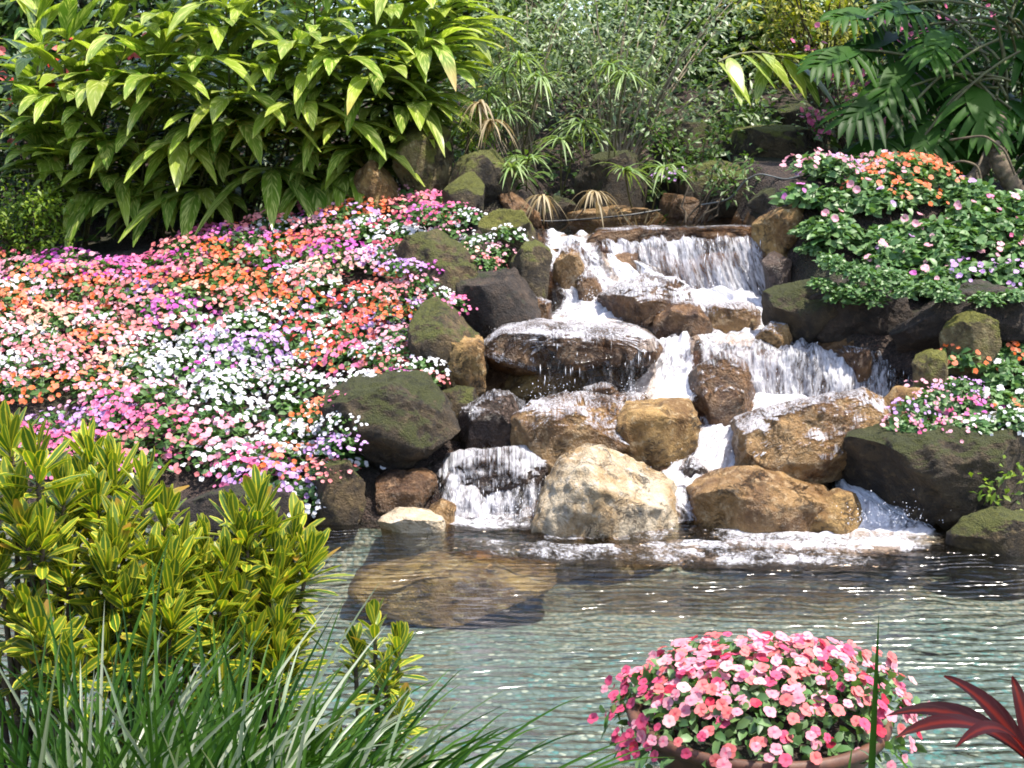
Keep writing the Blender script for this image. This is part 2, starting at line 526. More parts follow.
M['dry'] = leaf_mat("dry_blade", (0.24, 0.18, 0.09), (0.40, 0.32, 0.19), 0.3, 0.6, tr=(1, .9, .7))
M['philo'] = leaf_mat("lobed_leaf", (0.014, 0.048, 0.005), (0.038, 0.10, 0.010), 0.22, 0.45, spec=.12)
M['bowl'] = plain("terracotta", (0.12, 0.05, 0.027), (0.065, 0.028, 0.017), 0.6, 14, 0.2)
M['trunkbark'] = plain("scarred_bark", (0.17, 0.125, 0.075), (0.07, 0.05, 0.03), 0.85, 18)
M['hose'] = plain("grey_hose", (0.18, 0.18, 0.17), (0.12, 0.12, 0.11), 0.5)
M['pipe'] = plain("black_pipe", (0.015, 0.015, 0.015), (0.03, 0.03, 0.03), 0.4)
PET = {
    'white': petal_mat("white_petal", (0.80, 0.78, 0.80)),
    'pale pink': petal_mat("pale_pink_petal", (0.80, 0.35, 0.44)),
    'salmon': petal_mat("salmon_petal", (0.80, 0.22, 0.22)),
    'hot pink': petal_mat("hot_pink_petal", (0.74, 0.11, 0.30)),
    'magenta': petal_mat("magenta_petal", (0.58, 0.06, 0.42)),
    'lavender': petal_mat("lavender_petal", (0.62, 0.33, 0.72)),
    'orange': petal_mat("orange_petal", (0.85, 0.16, 0.02)),
    'scarlet': petal_mat("scarlet_petal", (0.72, 0.05, 0.025)),
    'crimson': petal_mat("crimson_petal", (0.55, 0.025, 0.09)),
    'peach': petal_mat("peach_petal", (0.82, 0.48, 0.34)),
}

POT = {
    'pale pink': petal_mat("planter_pink_petal", (0.80, 0.32, 0.40), (0.70, 0.12, 0.22), .12),
    'salmon': petal_mat("planter_coral_petal", (0.78, 0.20, 0.19), (0.6, 0.05, 0.08), .04),
    'hot pink': petal_mat("planter_rose_petal", (0.70, 0.09, 0.20), (0.5, 0.03, 0.08), .02),
    'crimson': petal_mat("planter_red_petal", (0.55, 0.03, 0.07), None, .0),
    'peach': petal_mat("planter_blush_petal", (0.82, 0.48, 0.48), (0.75, 0.2, 0.25), .1),
}

# ------------------------------------------------------------------ ground
XL = ([8.0, 8.6, 9.2, 9.8, 10.4, 11.2, 12, 13.2], [-0.55, -0.5, -0.37, -0.26, -0.09, 0.2, 0.25, 0.3])
XR = ([8.0, 8.6, 9.2, 9.8, 10.2, 10.8, 11.3, 12, 13.2], [2.75, 2.68, 2.54, 2.74, 2.3, 2.15, 2.03, 2.0, 1.9])


def ground_z(x, y):
    x, y = np.asarray(x, float), np.asarray(y, float)
    ztop = 1.20 + np.clip(x + 4.37, -3, 4.6) * 0.147
    kx = (ztop - 0.10) / 3.25
    zl = -0.28 + 0.38 * sstep(8.40, 8.75, y) + kx * np.clip(y - 8.75, 0, 3.25) + 0.12 * np.clip(y - 12, 0, 2)
    zr = np.interp(y, [8.0, 8.5, 8.8, 9.5, 10.0, 10.25, 11.5, 14, 40], [-0.28, -0.15, 0.30, 0.80, 0.90, 1.16, 2.02, 2.3, 2.3])
    zr = zr - 0.22 * sstep(3.2, 3.9, x) * sstep(11.0, 11.6, y)
    wob = 0.10 * vnoise(np.stack([x * 2.2, y * 0 + 3, y * 0], -1), 5)
    ys = y + wob
    zs = np.interp(ys, [8.5, 8.68, 8.8, 9.3, 9.85, 10.05, 11.1, 11.3, 11.5, 13.2, 14], [-0.28, -0.1, 0.0, 0.33, 0.42, 0.84, 0.98, 1.48, 1.53, 1.53, 2.0])
    wl = sstep(-0.2, 0.12, x - np.interp(y, *XL))
    wr = sstep(-0.12, 0.2, x - np.interp(y, *XR))
    z = zl * (1 - wl) + zs * wl * (1 - wr) + zr * wr
    hill = 2.0 + 0.34 * np.clip(y - 13.8, 0, 4.5) + 0.06 * np.clip(y - 18.3, 0, 10)
    z = np.where(y > 13.4, z + (hill - z) * sstep(13.4, 15.5, y), z)
    near = 0.80 + 1.08 * -sstep(3.2, 3.75, y)
    z = np.where(y < 4.6, near, z)
    z = z + np.where((y > 4.6) & (y < 8.3), sstep(7, 9, np.abs(x)) * 1.2, 0)
    rough = 0.05 * fbm(np.stack([x * 1.7, y * 1.7, y * 0], -1), 11, 4)
    return z + rough * sstep(-0.5, 0.1, z)


def gp(x, y):
    return np.array([x, y, float(ground_z(x, y))])


def axis(breaks):
    out = []
    for a, b, st in breaks: out += list(np.arange(a, b - 1e-6, st))
    return np.array(out + [breaks[-1][1]])


gx = axis([(-60, -8, 2.0), (-8, -4.6, 0.2), (-4.6, 4.6, 0.045), (4.6, 8, 0.2), (8, 60, 2.0)])
gy = axis([(-20, 3, 1.0), (3, 8, 0.12), (8, 13.6, 0.045), (13.6, 26, 0.3), (26, 70, 4)])
gX, gY = np.meshgrid(gx, gy, indexing='ij')
gZ = ground_z(gX, gY)


def grid_quads(a, b):
    i, j = np.meshgrid(np.arange(a - 1), np.arange(b - 1), indexing='ij')
    return np.stack([i * b + j, (i + 1) * b + j, (i + 1) * b + j + 1, i * b + j + 1], -1).reshape(-1, 4)


mb = MB()
mb.add(np.stack([gX, gY, gZ], -1), q=grid_quads(*gX.shape))
me = mb.mesh("ground", M['soil'])
me.materials.append(M['pebbles'])
me.materials.append(M['brown'])
cz = (gZ[:-1, :-1] + gZ[1:, 1:]).ravel() * 0.5
cy = (gY[:-1, :-1] + gY[1:, 1:]).ravel() * 0.5
cx = (gX[:-1, :-1] + gX[1:, 1:]).ravel() * 0.5
mi = ((cz < -0.03) & (cy < 8.95)).astype(np.int32)
mi[(cy > 8.45) & (cy < 13.3) & (cx > np.interp(cy, *XL)) & (cx < np.interp(cy, *XR)) & (mi == 0)] = 2
me.polygons.foreach_set("material_index", mi)
tag(link("ground", me), kind="structure")

# pond surface and the still pool above the fall
mb = MB()
xx, yy = np.meshgrid(np.linspace(-9.5, 9.5, 60), np.linspace(3.5, 9.0, 40), indexing='ij')
mb.add(np.stack([xx, yy, xx * 0], -1), q=grid_quads(60, 40))
tag(link("pond_water", mb.mesh("pond_water", M['pond'])), kind="structure")

# ------------------------------------------------------------------ boulders
bm = bmesh.new()
bmesh.ops.create_icosphere(bm, subdivisions=6, radius=1.0)
ICO_V = np.array([v.co[:] for v in bm.verts]); ICO_F = np.array([[v.index for v in f.verts] for f in bm.faces])
bm.free()
bm = bmesh.new()
bmesh.ops.create_icosphere(bm, subdivisions=5, radius=1.0)
ICO5_V = np.array([v.co[:] for v in bm.verts]); ICO5_F = np.array([[v.index for v in f.verts] for f in bm.faces])
bm.free()


def boulder(label, outline, Y, mat, depth=None, a=0.44, amp=0.042, facets=15, seed=None, name="boulder", film=None, group=None, cat="boulder", hi=False, seat=True):
    seed = seed if seed is not None else int(abs(outline[0][0] * 7 + outline[0][1] * 13)) % 9973
    rs = np.random.RandomState(seed)
    pts = np.array([P(px, py, Y) for px, py in outline])
    c = (pts.max(0) + pts.min(0)) / 2
    rel = pts[:, [0, 2]] - c[[0, 2]]
    size = (rel.max(0) - rel.min(0))
    depth = depth if depth is not None else 0.42 * size[0]
    V, Fc = (ICO_V, ICO_F) if hi else (ICO5_V, ICO5_F)
    th = np.arctan2(V[:, 2], V[:, 0])
    # radius of the outline in each direction
    tt = np.linspace(-np.pi, np.pi, 721)
    rr = np.zeros_like(tt)
    n = len(rel)
    for k2, ang in enumerate(tt):
        d = np.array([math.cos(ang), math.sin(ang)])
        best = 0
        for i in range(n):
            p0, p1 = rel[i], rel[(i + 1) % n]
            e = p1 - p0
            den = d[0] * e[1] - d[1] * e[0]
            if abs(den) < 1e-9: continue
            s = (p0[0] * e[1] - p0[1] * e[0]) / den
            u = (p0[0] * d[1] - p0[1] * d[0]) / den
            if s > 0 and -1e-6 <= u <= 1 + 1e-6: best = max(best, s)
        rr[k2] = best
    ker = np.ones(13) / 13
    rr = np.convolve(np.concatenate([rr[-31:-1], rr, rr[1:31]]), ker, 'same')[30:-30]
    Rr = np.interp(th, tt, rr)
    rho = np.sqrt(V[:, 0] ** 2 + V[:, 2] ** 2)
    rp = rho ** a
    yy = np.sign(V[:, 1]) * np.abs(V[:, 1]) ** a * depth
    v = np.stack([np.cos(th) * Rr * rp, yy, np.sin(th) * Rr * rp], -1)
    sc = float(np.mean(size))
    for f in range(facets):
        nn = rs.randn(3); nn[1] = -abs(nn[1]) if rs.rand() < .7 else nn[1]; nn /= np.linalg.norm(nn)
        dd = v @ nn
        lim = dd.max() * rs.uniform(0.62, 0.92)
        v = v - nn * (np.maximum(0, dd - lim) * 0.97)[:, None]
    for ax, k3 in ((0, 0), (2, 1)):      # keep the measured width and height after chipping
        lo_, hi_ = v[:, ax].min(), v[:, ax].max()
        v[:, ax] = (v[:, ax] - (lo_ + hi_) / 2) * (size[k3] / (hi_ - lo_)) 
    q = v / sc
    off = rs.rand(3) * 50
    disp = fbm(q * 2.6 + off, seed % 97, 3) * 0.8 + 0.5 * (0.5 - np.abs(fbm(q * 4 + off, seed % 89 + 3, 4))) + 0.5 * (0.4 - np.abs(fbm(q * 7.5 + off, 31, 3))) + 0.30 * fbm(q * 15 + off, 5, 3)
    nv = nrm(v + 1e-6)
    v = v + nv * (disp * amp * sc)[:, None]
    wv = v + c
    floor_z = min(float(ground_z(c[0] + ox, c[1] + oy)) for ox, oy in ((0, 0), (-size[0] * .3, 0), (size[0] * .3, 0), (0, -depth * .5))) - 0.05
    if seat and wv[:, 2].min() > floor_z:      # seat the stone in the ground
        lo = wv[:, 2] < c[2]
        wv[lo, 2] = c[2] - (c[2] - wv[lo, 2]) * (c[2] - floor_z) / (c[2] - wv[:, 2].min())
    base = np.array([c[0], c[1], wv[:, 2].min()])
    mb = MB(); mb.add(wv, t=Fc)
    o = link(name, mb.mesh(name, M[mat], base), base)
    tag(o, label, cat, group)
    if film:        # a skin of running water over the upward faces
        thr, aer = film
        tri = wv[Fc]
        fn = nrm(np.cross(tri[:, 1] - tri[:, 0], tri[:, 2] - tri[:, 0]))
        cen = tri.mean(1)
        keep = fn[:, 2] + 0.35 * vnoise(cen * 7, 3) > thr
        # vertex normals
        vn = np.zeros_like(wv)
        for j in range(3): np.add.at(vn, Fc[:, j], fn)
        vn = nrm(vn)
        lump = 0.008 + 0.005 * fbm(wv * np.array([12, 12, 5]), 9, 3)
        fv = wv + vn * np.maximum(lump, 0.004)[:, None]
        used = np.unique(Fc[keep]); mp = -np.ones(len(wv), int); mp[used] = np.arange(len(used))
        l = np.stack([wv[:, 1] - wv[:, 2], wv[:, 0], aer + 0.25 * sstep(0.2, 0.9, vn[:, 2]) - 0.15], -1)
        m2 = MB(); m2.add(fv[used], t=mp[Fc[keep]], l=l[used])
        tag(link("water_film", m2.mesh("water_film", M['film'])), kind="structure")
    return o


BL = [
    # --- left bank
    ("dark mossy ledge jutting from the left flower bank above the slab", [(393, 252), (405, 234), (438, 234), (466, 252), (486, 288), (490, 328), (460, 338), (440, 308), (415, 275)], 10.6, 'mossedge', dict(a=.42, hi=True)),
    ("rounded mossy boulder beside the small waterfall channel at upper left", [(506, 262), (515, 247), (535, 242), (552, 253), (553, 278), (545, 302), (520, 312), (506, 290)], 10.7, 'mossy', dict()),
    ("moss topped stone among the upper pink flowers", [(478, 218), (495, 208), (520, 211), (536, 226), (533, 246), (508, 256), (484, 242)], 11.15, 'mossgold', dict()),
    ("large moss covered boulder at the top of the left bank", [(450, 162), (480, 150), (506, 153), (519, 166), (518, 200), (490, 210), (460, 205), (447, 182)], 12.1, 'mossy', dict()),
    ("small round mossy stone just under the top left boulder", [(440, 186), (455, 174), (475, 173), (484, 186), (481, 212), (455, 216), (441, 204)], 11.75, 'mossy', dict()),
    ("yellowish mossy rock under the ginger leaves' right edge", [(396, 140), (430, 122), (450, 136), (453, 172), (440, 205), (410, 205), (392, 170)], 12.5, 'mossgold', dict()),
    ("tan weathered rock half hidden below the ginger canes", [(352, 175), (372, 160), (396, 163), (400, 192), (390, 208), (358, 208)], 12.3, 'ochre', dict()),
    ("slanting brown stone between the mossy boulders and the top pool", [(498, 196), (512, 193), (538, 214), (542, 232), (525, 234), (505, 215)], 11.9, 'brown', dict()),
    ("big dark mossy boulder low on the left bank above the pond", [(322, 396), (350, 380), (400, 376), (440, 383), (458, 400), (457, 432), (442, 458), (415, 476), (370, 478), (332, 454)], 9.05, 'mossdark', dict(a=.38, hi=True, depth=.4)),
    ("dark mossy rock face under the flowers beside the slab", [(410, 330), (420, 308), (446, 302), (472, 325), (487, 360), (484, 404), (448, 410), (422, 398)], 9.85, 'mossedge', dict(a=.42, hi=True)),
    ("narrow ochre rock wedged left of the slab", [(440, 345), (462, 338), (482, 352), (484, 392), (462, 402), (444, 388)], 9.7, 'ochre', dict(amp=.07)),
    ("dark soil smeared boulder between ledge and rounded mossy boulder", [(452, 282), (505, 272), (534, 300), (540, 340), (490, 362), (452, 342)], 10.35, 'soilrock', dict()),
    ("small brown rock at the pond edge below the dark mossy boulder", [(374, 486), (395, 474), (425, 472), (438, 484), (436, 508), (400, 514), (376, 506)], 8.75, 'brown', dict()),
    ("flat pale stone at the waterline by the left little fall", [(378, 522), (395, 511), (430, 511), (448, 520), (440, 538), (390, 540)], 8.4, 'pale', dict(depth=.16)),
    ("little tan stone beside the foot of the left little fall", [(428, 508), (440, 500), (456, 508), (452, 526), (432, 528)], 8.5, 'tan', dict()),
    ("upright dark rock at the left corner of the pond", [(318, 470), (345, 458), (362, 478), (366, 520), (352, 548), (315, 548), (308, 505)], 8.6, 'mossedge', dict()),
    ("low soil dark rock at the pond edge behind the croton", [(180, 492), (230, 486), (290, 500), (318, 520), (312, 552), (180, 560)], 8.55, 'soilrock', dict(depth=.2)),
    # --- in the stream
    ("long flat wet slab carrying water across the left middle", [(474, 348), (490, 330), (540, 325), (600, 328), (648, 333), (657, 347), (648, 360), (600, 362), (560, 366), (500, 372), (474, 366)], 9.95, 'brown', dict(a=.34, depth=.42, hi=True, facets=5, amp=.035, film=(.55, .74), seat=False)),
    ("ochre ledge in the shade beneath the long slab", [(478, 370), (540, 362), (630, 360), (652, 372), (640, 398), (560, 404), (486, 402)], 10.05, 'ochre', dict(depth=.3)),
    ("brown fronted ledge rock in front of the slab", [(514, 414), (535, 402), (590, 401), (640, 408), (655, 425), (652, 455), (600, 466), (545, 474), (516, 458)], 9.25, 'tan', dict(a=.32, depth=.36, hi=True, facets=6, amp=.04, seat=False, film=(.6, .68))),
    ("sunlit yellow block at the right end of the ledge rock", [(612, 420), (625, 405), (692, 401), (702, 424), (696, 447), (668, 470), (620, 466)], 9.2, 'ochre', dict(a=.3, facets=6, depth=.3)),
    ("large pale golden boulder standing at the pond edge centre", [(526, 548), (540, 500), (558, 467), (588, 450), (625, 459), (660, 479), (685, 500), (694, 530), (690, 556), (530, 560)], 8.5, 'pale', dict(amp=.045, depth=.36, a=.6, hi=True, facets=9)),
    ("rounded tan boulder right of the pale boulder at the waterline", [(689, 490), (715, 478), (760, 471), (800, 477), (832, 491), (824, 514), (800, 532), (750, 540), (705, 538), (692, 512)], 8.6, 'tan', dict(a=.62, hi=True, facets=9)),
    ("small yellowish stone between tan boulder and white splash", [(798, 532), (815, 505), (840, 492), (862, 496), (867, 516), (850, 540), (820, 548)], 8.4, 'ochre', dict()),
    ("big slanting brown boulder with glistening top in the right cascade", [(736, 452), (755, 425), (790, 405), (840, 391), (870, 391), (889, 415), (880, 441), (850, 456), (800, 470), (755, 473)], 9.05, 'tan', dict(a=.5, hi=True, film=(.66, .66), facets=11, seat=False)),
    ("square brown rock parting the middle cascade", [(689, 362), (720, 356), (747, 364), (757, 395), (747, 422), (700, 428), (690, 400)], 9.65, 'brown', dict(a=.5, film=(.6, .60))),
    ("large wet rock with water pouring over below the top fall", [(598, 302), (620, 282), (650, 276), (685, 285), (698, 310), (690, 326), (640, 330), (606, 325)], 10.6, 'brown', dict(hi=True, film=(.5, .74))),
    ("smaller brown rock leaning against the large wet rock", [(653, 318), (672, 303), (700, 306), (715, 328), (710, 337), (660, 338)], 10.35, 'brown', dict(film=(.75, .56))),
    ("small brown rock splitting the left channel near the top", [(553, 266), (564, 247), (580, 254), (585, 275), (572, 284), (554, 282)], 11.0, 'tan', dict(film=(.7, .6))),
    ("little wet stone beneath the left channel rock", [(577, 280), (588, 272), (602, 280), (601, 298), (582, 300)], 10.9, 'brown', dict(film=(.5, .66))),
    ("dark purple wet rock above the left little fall", [(458, 408), (478, 391), (512, 394), (522, 420), (514, 444), (478, 452), (461, 434)], 9.25, 'darkwet', dict(film=(.5, .60))),
    ("small wet brown stone under the drips of the slab", [(578, 396), (590, 381), (610, 378), (624, 390), (620, 408), (585, 410)], 9.55, 'brown', dict(film=(.5, .66))),
    ("rock hidden under the left little fall", [(436, 480), (450, 458), (500, 448), (540, 462), (548, 500), (540, 530), (440, 530)], 8.95, 'darkwet', dict(a=.6, depth=.25, film=(.1, .70))),
    ("pale wet stone at the foot of the top fall", [(708, 318), (722, 306), (748, 304), (764, 318), (758, 332), (715, 334)], 10.55, 'tan', dict(film=(.4, .7))),
    ("small tan stone near the foot of right bank rock", [(756, 338), (770, 322), (788, 324), (795, 342), (780, 352), (760, 350)], 10.2, 'tan', dict(film=(.7, .6))),
    ("dark rock splitting the right hand lip of second tier", [(838, 360), (850, 347), (866, 348), (875, 360), (868, 382), (845, 382)], 9.95, 'brown', dict(depth=.12, film=(.7, .6))),
    ("little brown stone under the big slanting boulder", [(782, 478), (796, 466), (826, 465), (836, 476), (825, 490), (790, 490)], 8.95, 'brown', dict()),
    ("small wet stone in the white channel behind the tan boulder", [(676, 468), (686, 458), (702, 458), (710, 470), (704, 484), (680, 484)], 8.95, 'darkwet', dict(film=(.5, .6))),
    ("grey-green stone tucked above the dark purple wet rock", [(438, 400), (452, 388), (474, 390), (480, 404), (470, 416), (444, 416)], 9.5, 'mossedge', dict()),
    ("long pale stone sloping below the big dark mossy boulder", [(408, 482), (440, 460), (468, 452), (472, 466), (440, 486), (414, 492)], 9.0, 'soilrock', dict()),
    ("small dark wet stone left of the pale golden boulder", [(526, 470), (540, 458), (556, 466), (552, 490), (532, 494)], 8.95, 'darkwet', dict(film=(.5, .6))),
    ("small brown stone between long slab and yellow block", [(598, 404), (612, 394), (640, 396), (650, 408), (630, 416), (604, 414)], 9.45, 'tan', dict(film=(.6, .6))),
    ("rounded brown stone in the shade right of the top fall", [(762, 262), (776, 252), (790, 262), (792, 284), (772, 290)], 10.9, 'darkwet', dict()),
    ("small wet brown stone low in the left channel", [(520, 306), (534, 296), (550, 302), (552, 318), (528, 322)], 10.55, 'brown', dict(film=(.6, .62))),
    ("flat brown ledge forming the lip of the top fall", [(586, 232), (640, 227), (720, 227), (770, 226), (772, 250), (586, 252)], 11.5, 'brown', dict(a=.3, depth=.14, facets=4, amp=.03, film=(.5, .5))),
    # --- right bank
    ("dark tipped rock at the right foot of the top fall", [(768, 302), (785, 286), (815, 279), (838, 292), (840, 328), (812, 338), (782, 332)], 10.25, 'mossdark', dict(a=.42)),
    ("orange brown rock at the right end of top lip", [(753, 226), (764, 212), (800, 204), (814, 225), (802, 246), (775, 256), (756, 248)], 11.2, 'ochre', dict()),
    ("tan stone below the orange brown lip rock", [(778, 258), (795, 250), (818, 254), (820, 274), (805, 282), (782, 280)], 11.1, 'ochre', dict()),
    ("dark rock on the right side of the top pool", [(750, 206), (765, 190), (800, 179), (832, 182), (836, 205), (800, 214), (765, 216)], 11.7, 'mossdark', dict()),
    ("dark soil covered boulder under the trailing green leaves", [(798, 292), (850, 276), (890, 286), (910, 335), (880, 354), (828, 350), (800, 330)], 10.25, 'soilrock', dict(a=.6, hi=True)),
    ("wide dark soil covered boulder under the right green bed", [(886, 325), (915, 292), (980, 285), (1060, 300), (1060, 352), (970, 362), (900, 358)], 9.95, 'soilrock', dict(depth=.45, hi=True)),
    ("golden mossy stone above the lower right flower bed", [(944, 334), (955, 318), (975, 312), (995, 320), (999, 342), (980, 356), (948, 352)], 9.5, 'mossgold', dict()),
    ("small golden mossy stone left of the lower right flowers", [(915, 368), (926, 353), (944, 350), (950, 366), (942, 388), (918, 388)], 9.3, 'mossgold', dict()),
    ("orange brown wedge of rock behind the slanting boulder's right end", [(880, 412), (898, 388), (925, 390), (926, 410), (900, 426), (884, 428)], 9.15, 'ochre', dict()),
    ("huge dark mossy boulder beneath the lower right flower bed", [(842, 462), (858, 442), (900, 431), (960, 424), (1060, 415), (1070, 505), (1010, 528), (940, 530), (890, 508), (854, 482)], 8.65, 'mossdark', dict(a=.55, depth=.45, hi=True, amp=.05)),
    ("low mossy tan rock at the right water edge", [(952, 540), (970, 521), (1000, 514), (1045, 518), (1050, 560), (960, 562)], 7.95, 'mossedge', dict(depth=.2)),
    # --- top back
    ("dark green mossy boulder behind the right of the top pool", [(682, 185), (695, 166), (725, 159), (752, 168), (762, 190), (748, 212), (690, 210)], 12.7, 'mossy', dict()),
    ("wide moss topped boulder on the slope behind", [(714, 150), (735, 130), (780, 126), (825, 135), (832, 160), (810, 176), (725, 175)], 13.5, 'mossy', dict(film=None)),
    ("small mossy rock topmost on the back slope", [(774, 118), (790, 105), (815, 104), (830, 116), (828, 134), (780, 136)], 14.2, 'mossdark', dict()),
    ("dark boulder in the shade of the silvery shrub", [(655, 140), (675, 122), (705, 124), (722, 140), (715, 165), (665, 166)], 13.6, 'mossdark', dict()),
    ("flat pale stone at the back of the top pool", [(560, 218), (580, 211), (620, 207), (650, 210), (666, 217), (650, 225), (575, 226)], 12.5, 'tan', dict(depth=.25)),
    ("mossy dark boulder behind the drooping dry leaves", [(575, 170), (600, 150), (635, 152), (650, 175), (640, 205), (585, 208)], 13.0, 'mossdark', dict()),
    ("low brown rock beside the purple flowers at the top pool", [(660, 202), (690, 194), (740, 196), (762, 205), (745, 214), (670, 214)], 12.7, 'brown', dict(depth=.25)),
    ("dark rock left of the top pool under the dry leaves", [(535, 205), (555, 196), (580, 202), (585, 220), (560, 232), (538, 228)], 12.5, 'mossdark', dict()),
    ("flat submerged rock just breaking the pond surface", [(350, 579), (400, 572), (425, 563), (480, 562), (510, 571), (558, 577), (540, 590), (500, 612), (420, 612), (366, 592)], 7.72, 'ochre', dict(depth=.42, a=.62, amp=.035, facets=5, seat=False)),
]
for lab, ol, Y, mt, kw in BL:
    boulder(lab, ol, Y, mt, group="boulders of the waterfall rockery", **kw)


# ------------------------------------------------------------------ running water
def patch(name, rows, nu=60, nv=60, amp=0.02, fr=(6, 12), mat='fall', aer=0.6, edge=7, ends=(0, 0)):
    rw = []
    for r in rows:
        p = np.array([P(*a) for a in r])
        t = np.linspace(0, 1, len(p))
        rw.append(np.stack([np.interp(np.linspace(0, 1, nv), t, p[:, i]) for i in range(3)], -1))
    rw = np.array(rw)
    u = np.linspace(0, len(rows) - 1, nu)
    i1 = np.clip(np.floor(u).astype(int), 0, len(rows) - 2); f = (u - i1)[:, None, None]
    g = lambda i: rw[np.clip(i, 0, len(rows) - 1)]
    a, b, c, d = g(i1 - 1), g(i1), g(i1 + 1), g(i1 + 2)
    S = 0.5 * (2 * b + (c - a) * f + (2 * a - 5 * b + 4 * c - d) * f ** 2 + (-a + 3 * b - 3 * c + d) * f ** 3)
    du = np.gradient(S, axis=0); dv = np.gradient(S, axis=1)
    n = nrm(np.cross(dv, du)); n = np.where((n[..., 1:2] > 0.3) | (n[..., 2:3] < -0.3), -n, n)
    along = np.cumsum(np.linalg.norm(du, axis=-1), axis=0)
    across = np.cumsum(np.linalg.norm(dv, axis=-1), axis=1) + S[:, :1, 0]
    across = np.broadcast_to(across.mean(0, keepdims=True), along.shape)
    q = np.stack([along * fr[0], across * fr[1], along * 0 + S[0, 0, 0] * 3], -1)
    S = S + n * (amp * fbm(q, 21, 3))[..., None]
    v = np.linspace(0, 1, nv)[None]; uu = np.linspace(0, 1, nu)[:, None]
    e = np.clip(np.minimum(v, 1 - v) * edge, 0, 1) * np.ones_like(uu)
    if ends[0]: e = e * np.clip(uu * ends[0], 0, 1)
    if ends[1]: e = e * np.clip((1 - uu) * ends[1], 0, 1)
    l = np.stack([along, across, aer - (1 - e) * 0.75], -1)
    mb = MB(); mb.add(S, q=grid_quads(nu, nv), l=l)
    tag(link(name, mb.mesh(name, M[mat])), kind="structure")
    return S


# still pool above the lip
patch("top_pool_water", [[(535, 214, 12.9), (780, 212, 12.9)], [(535, 222, 12.2), (775, 220, 12.2)], [(548, 229, 11.7), (768, 229, 11.7)], [(560, 236, 11.42), (766, 234, 11.42)]],
      40, 60, 0.006, (6, 6), 'film', 0.22, 20)
FA = patch("waterfall", [[(590, 238, 11.36), (767, 236, 11.36)], [(596, 243, 11.27), (768, 241, 11.27)], [(600, 268, 11.18), (775, 268, 11.18)], [(604, 306, 11.12), (792, 306, 11.12)]],
           90, 150, 0.03, (2.5, 16), 'fall', 0.70, 12, (4, 0))
patch("rapids", [[(540, 231, 11.5), (605, 234, 11.5)], [(540, 250, 11.25), (606, 250, 11.2)], [(545, 275, 11.05), (615, 272, 11.05)], [(552, 302, 10.85), (640, 302, 10.8)], [(520, 325, 10.45), (640, 325, 10.4)]],
      80, 60, 0.035, (7, 11), 'froth', 0.78, 6)
patch("rapids", [[(596, 250, 11.22), (640, 262, 11.2)], [(592, 275, 11.1), (672, 278, 11.05)], [(580, 305, 10.8), (650, 300, 10.75)], [(540, 322, 10.4), (625, 322, 10.4)], [(500, 333, 10.1), (620, 333, 10.1)]],
      70, 60, 0.03, (7, 11), 'froth', 0.88, 6)
patch("rapids", [[(640, 280, 11.08), (790, 296, 11.08)], [(668, 300, 10.9), (795, 312, 10.9)], [(690, 322, 10.5), (800, 334, 10.5)], [(655, 342, 10.15), (800, 344, 10.2)]],
      70, 90, 0.035, (8, 11), 'froth', 0.86, 9)
patch("rapids", [[(495, 320, 10.35), (620, 318, 10.35)], [(482, 328, 10.1), (656, 327, 10.1)], [(484, 334, 9.85), (655, 337, 9.85)]],
      50, 90, 0.012, (10, 12), 'froth', 0.66, 8)
# drips over the slab's front edge
FD = patch("waterfall", [[(535, 336, 9.66), (655, 338, 9.66)], [(536, 348, 9.56), (656, 348, 9.56)], [(536, 375, 9.53), (656, 372, 9.53)], [(538, 404, 9.5), (656, 400, 9.5)]],
           60, 110, 0.02, (2, 18), 'fall', 0.40, 10)
FE = patch("rapids", [[(648, 338, 10.15), (700, 338, 10.15)], [(650, 352, 9.95), (698, 352, 9.95)], [(640, 375, 9.8), (696, 375, 9.8)], [(606, 398, 9.6), (698, 398, 9.6)], [(590, 408, 9.35), (690, 404, 9.4)]],
      80, 70, 0.04, (7, 12), 'froth', 0.86, 7)
FF = patch("waterfall", [[(690, 337, 10.25), (800, 341, 10.25), (912, 350, 10.2)], [(690, 343, 10.05), (800, 346, 10.05), (910, 356, 10.0)], [(690, 352, 9.95), (800, 354, 9.92), (908, 364, 9.9)], [(692, 378, 9.86), (800, 378, 9.84), (906, 385, 9.8)], [(700, 418, 9.75), (800, 418, 9.75), (902, 416, 9.7)]],
           90, 170, 0.04, (3.5, 12), 'fall', 0.70, 14)
patch("rapids", [[(745, 392, 9.75), (880, 398, 9.7)], [(738, 412, 9.6), (810, 400, 9.6)], [(700, 425, 9.5), (770, 418, 9.5)], [(680, 445, 9.25), (742, 442, 9.25)], [(658, 470, 8.95), (738, 468, 9.0)], [(652, 492, 8.75), (712, 490, 8.75)]],
      90, 60, 0.035, (7, 11), 'froth', 0.92, 8)
patch("rapids", [[(700, 398, 9.75), (900, 405, 9.65)], [(690, 415, 9.6), (890, 420, 9.5)], [(690, 440, 9.4), (770, 440, 9.4)]], 50, 80, 0.03, (7, 10), 'froth', 0.8, 8)
FH = patch("waterfall", [[(500, 396, 9.5), (530, 400, 9.5)], [(498, 415, 9.3), (532, 415, 9.3)], [(490, 440, 9.2), (535, 440, 9.2)], [(468, 458, 9.05), (542, 458, 9.05)]],
           50, 40, 0.025, (4, 14), 'fall', 0.62, 5)
FI = patch("waterfall", [[(448, 452, 9.05), (540, 456, 9.05)], [(438, 470, 8.88), (546, 472, 8.88)], [(432, 495, 8.72), (548, 497, 8.72)], [(430, 519, 8.62), (548, 519, 8.62)]],
           70, 90, 0.045, (5, 13), 'fall', 0.72, 8)
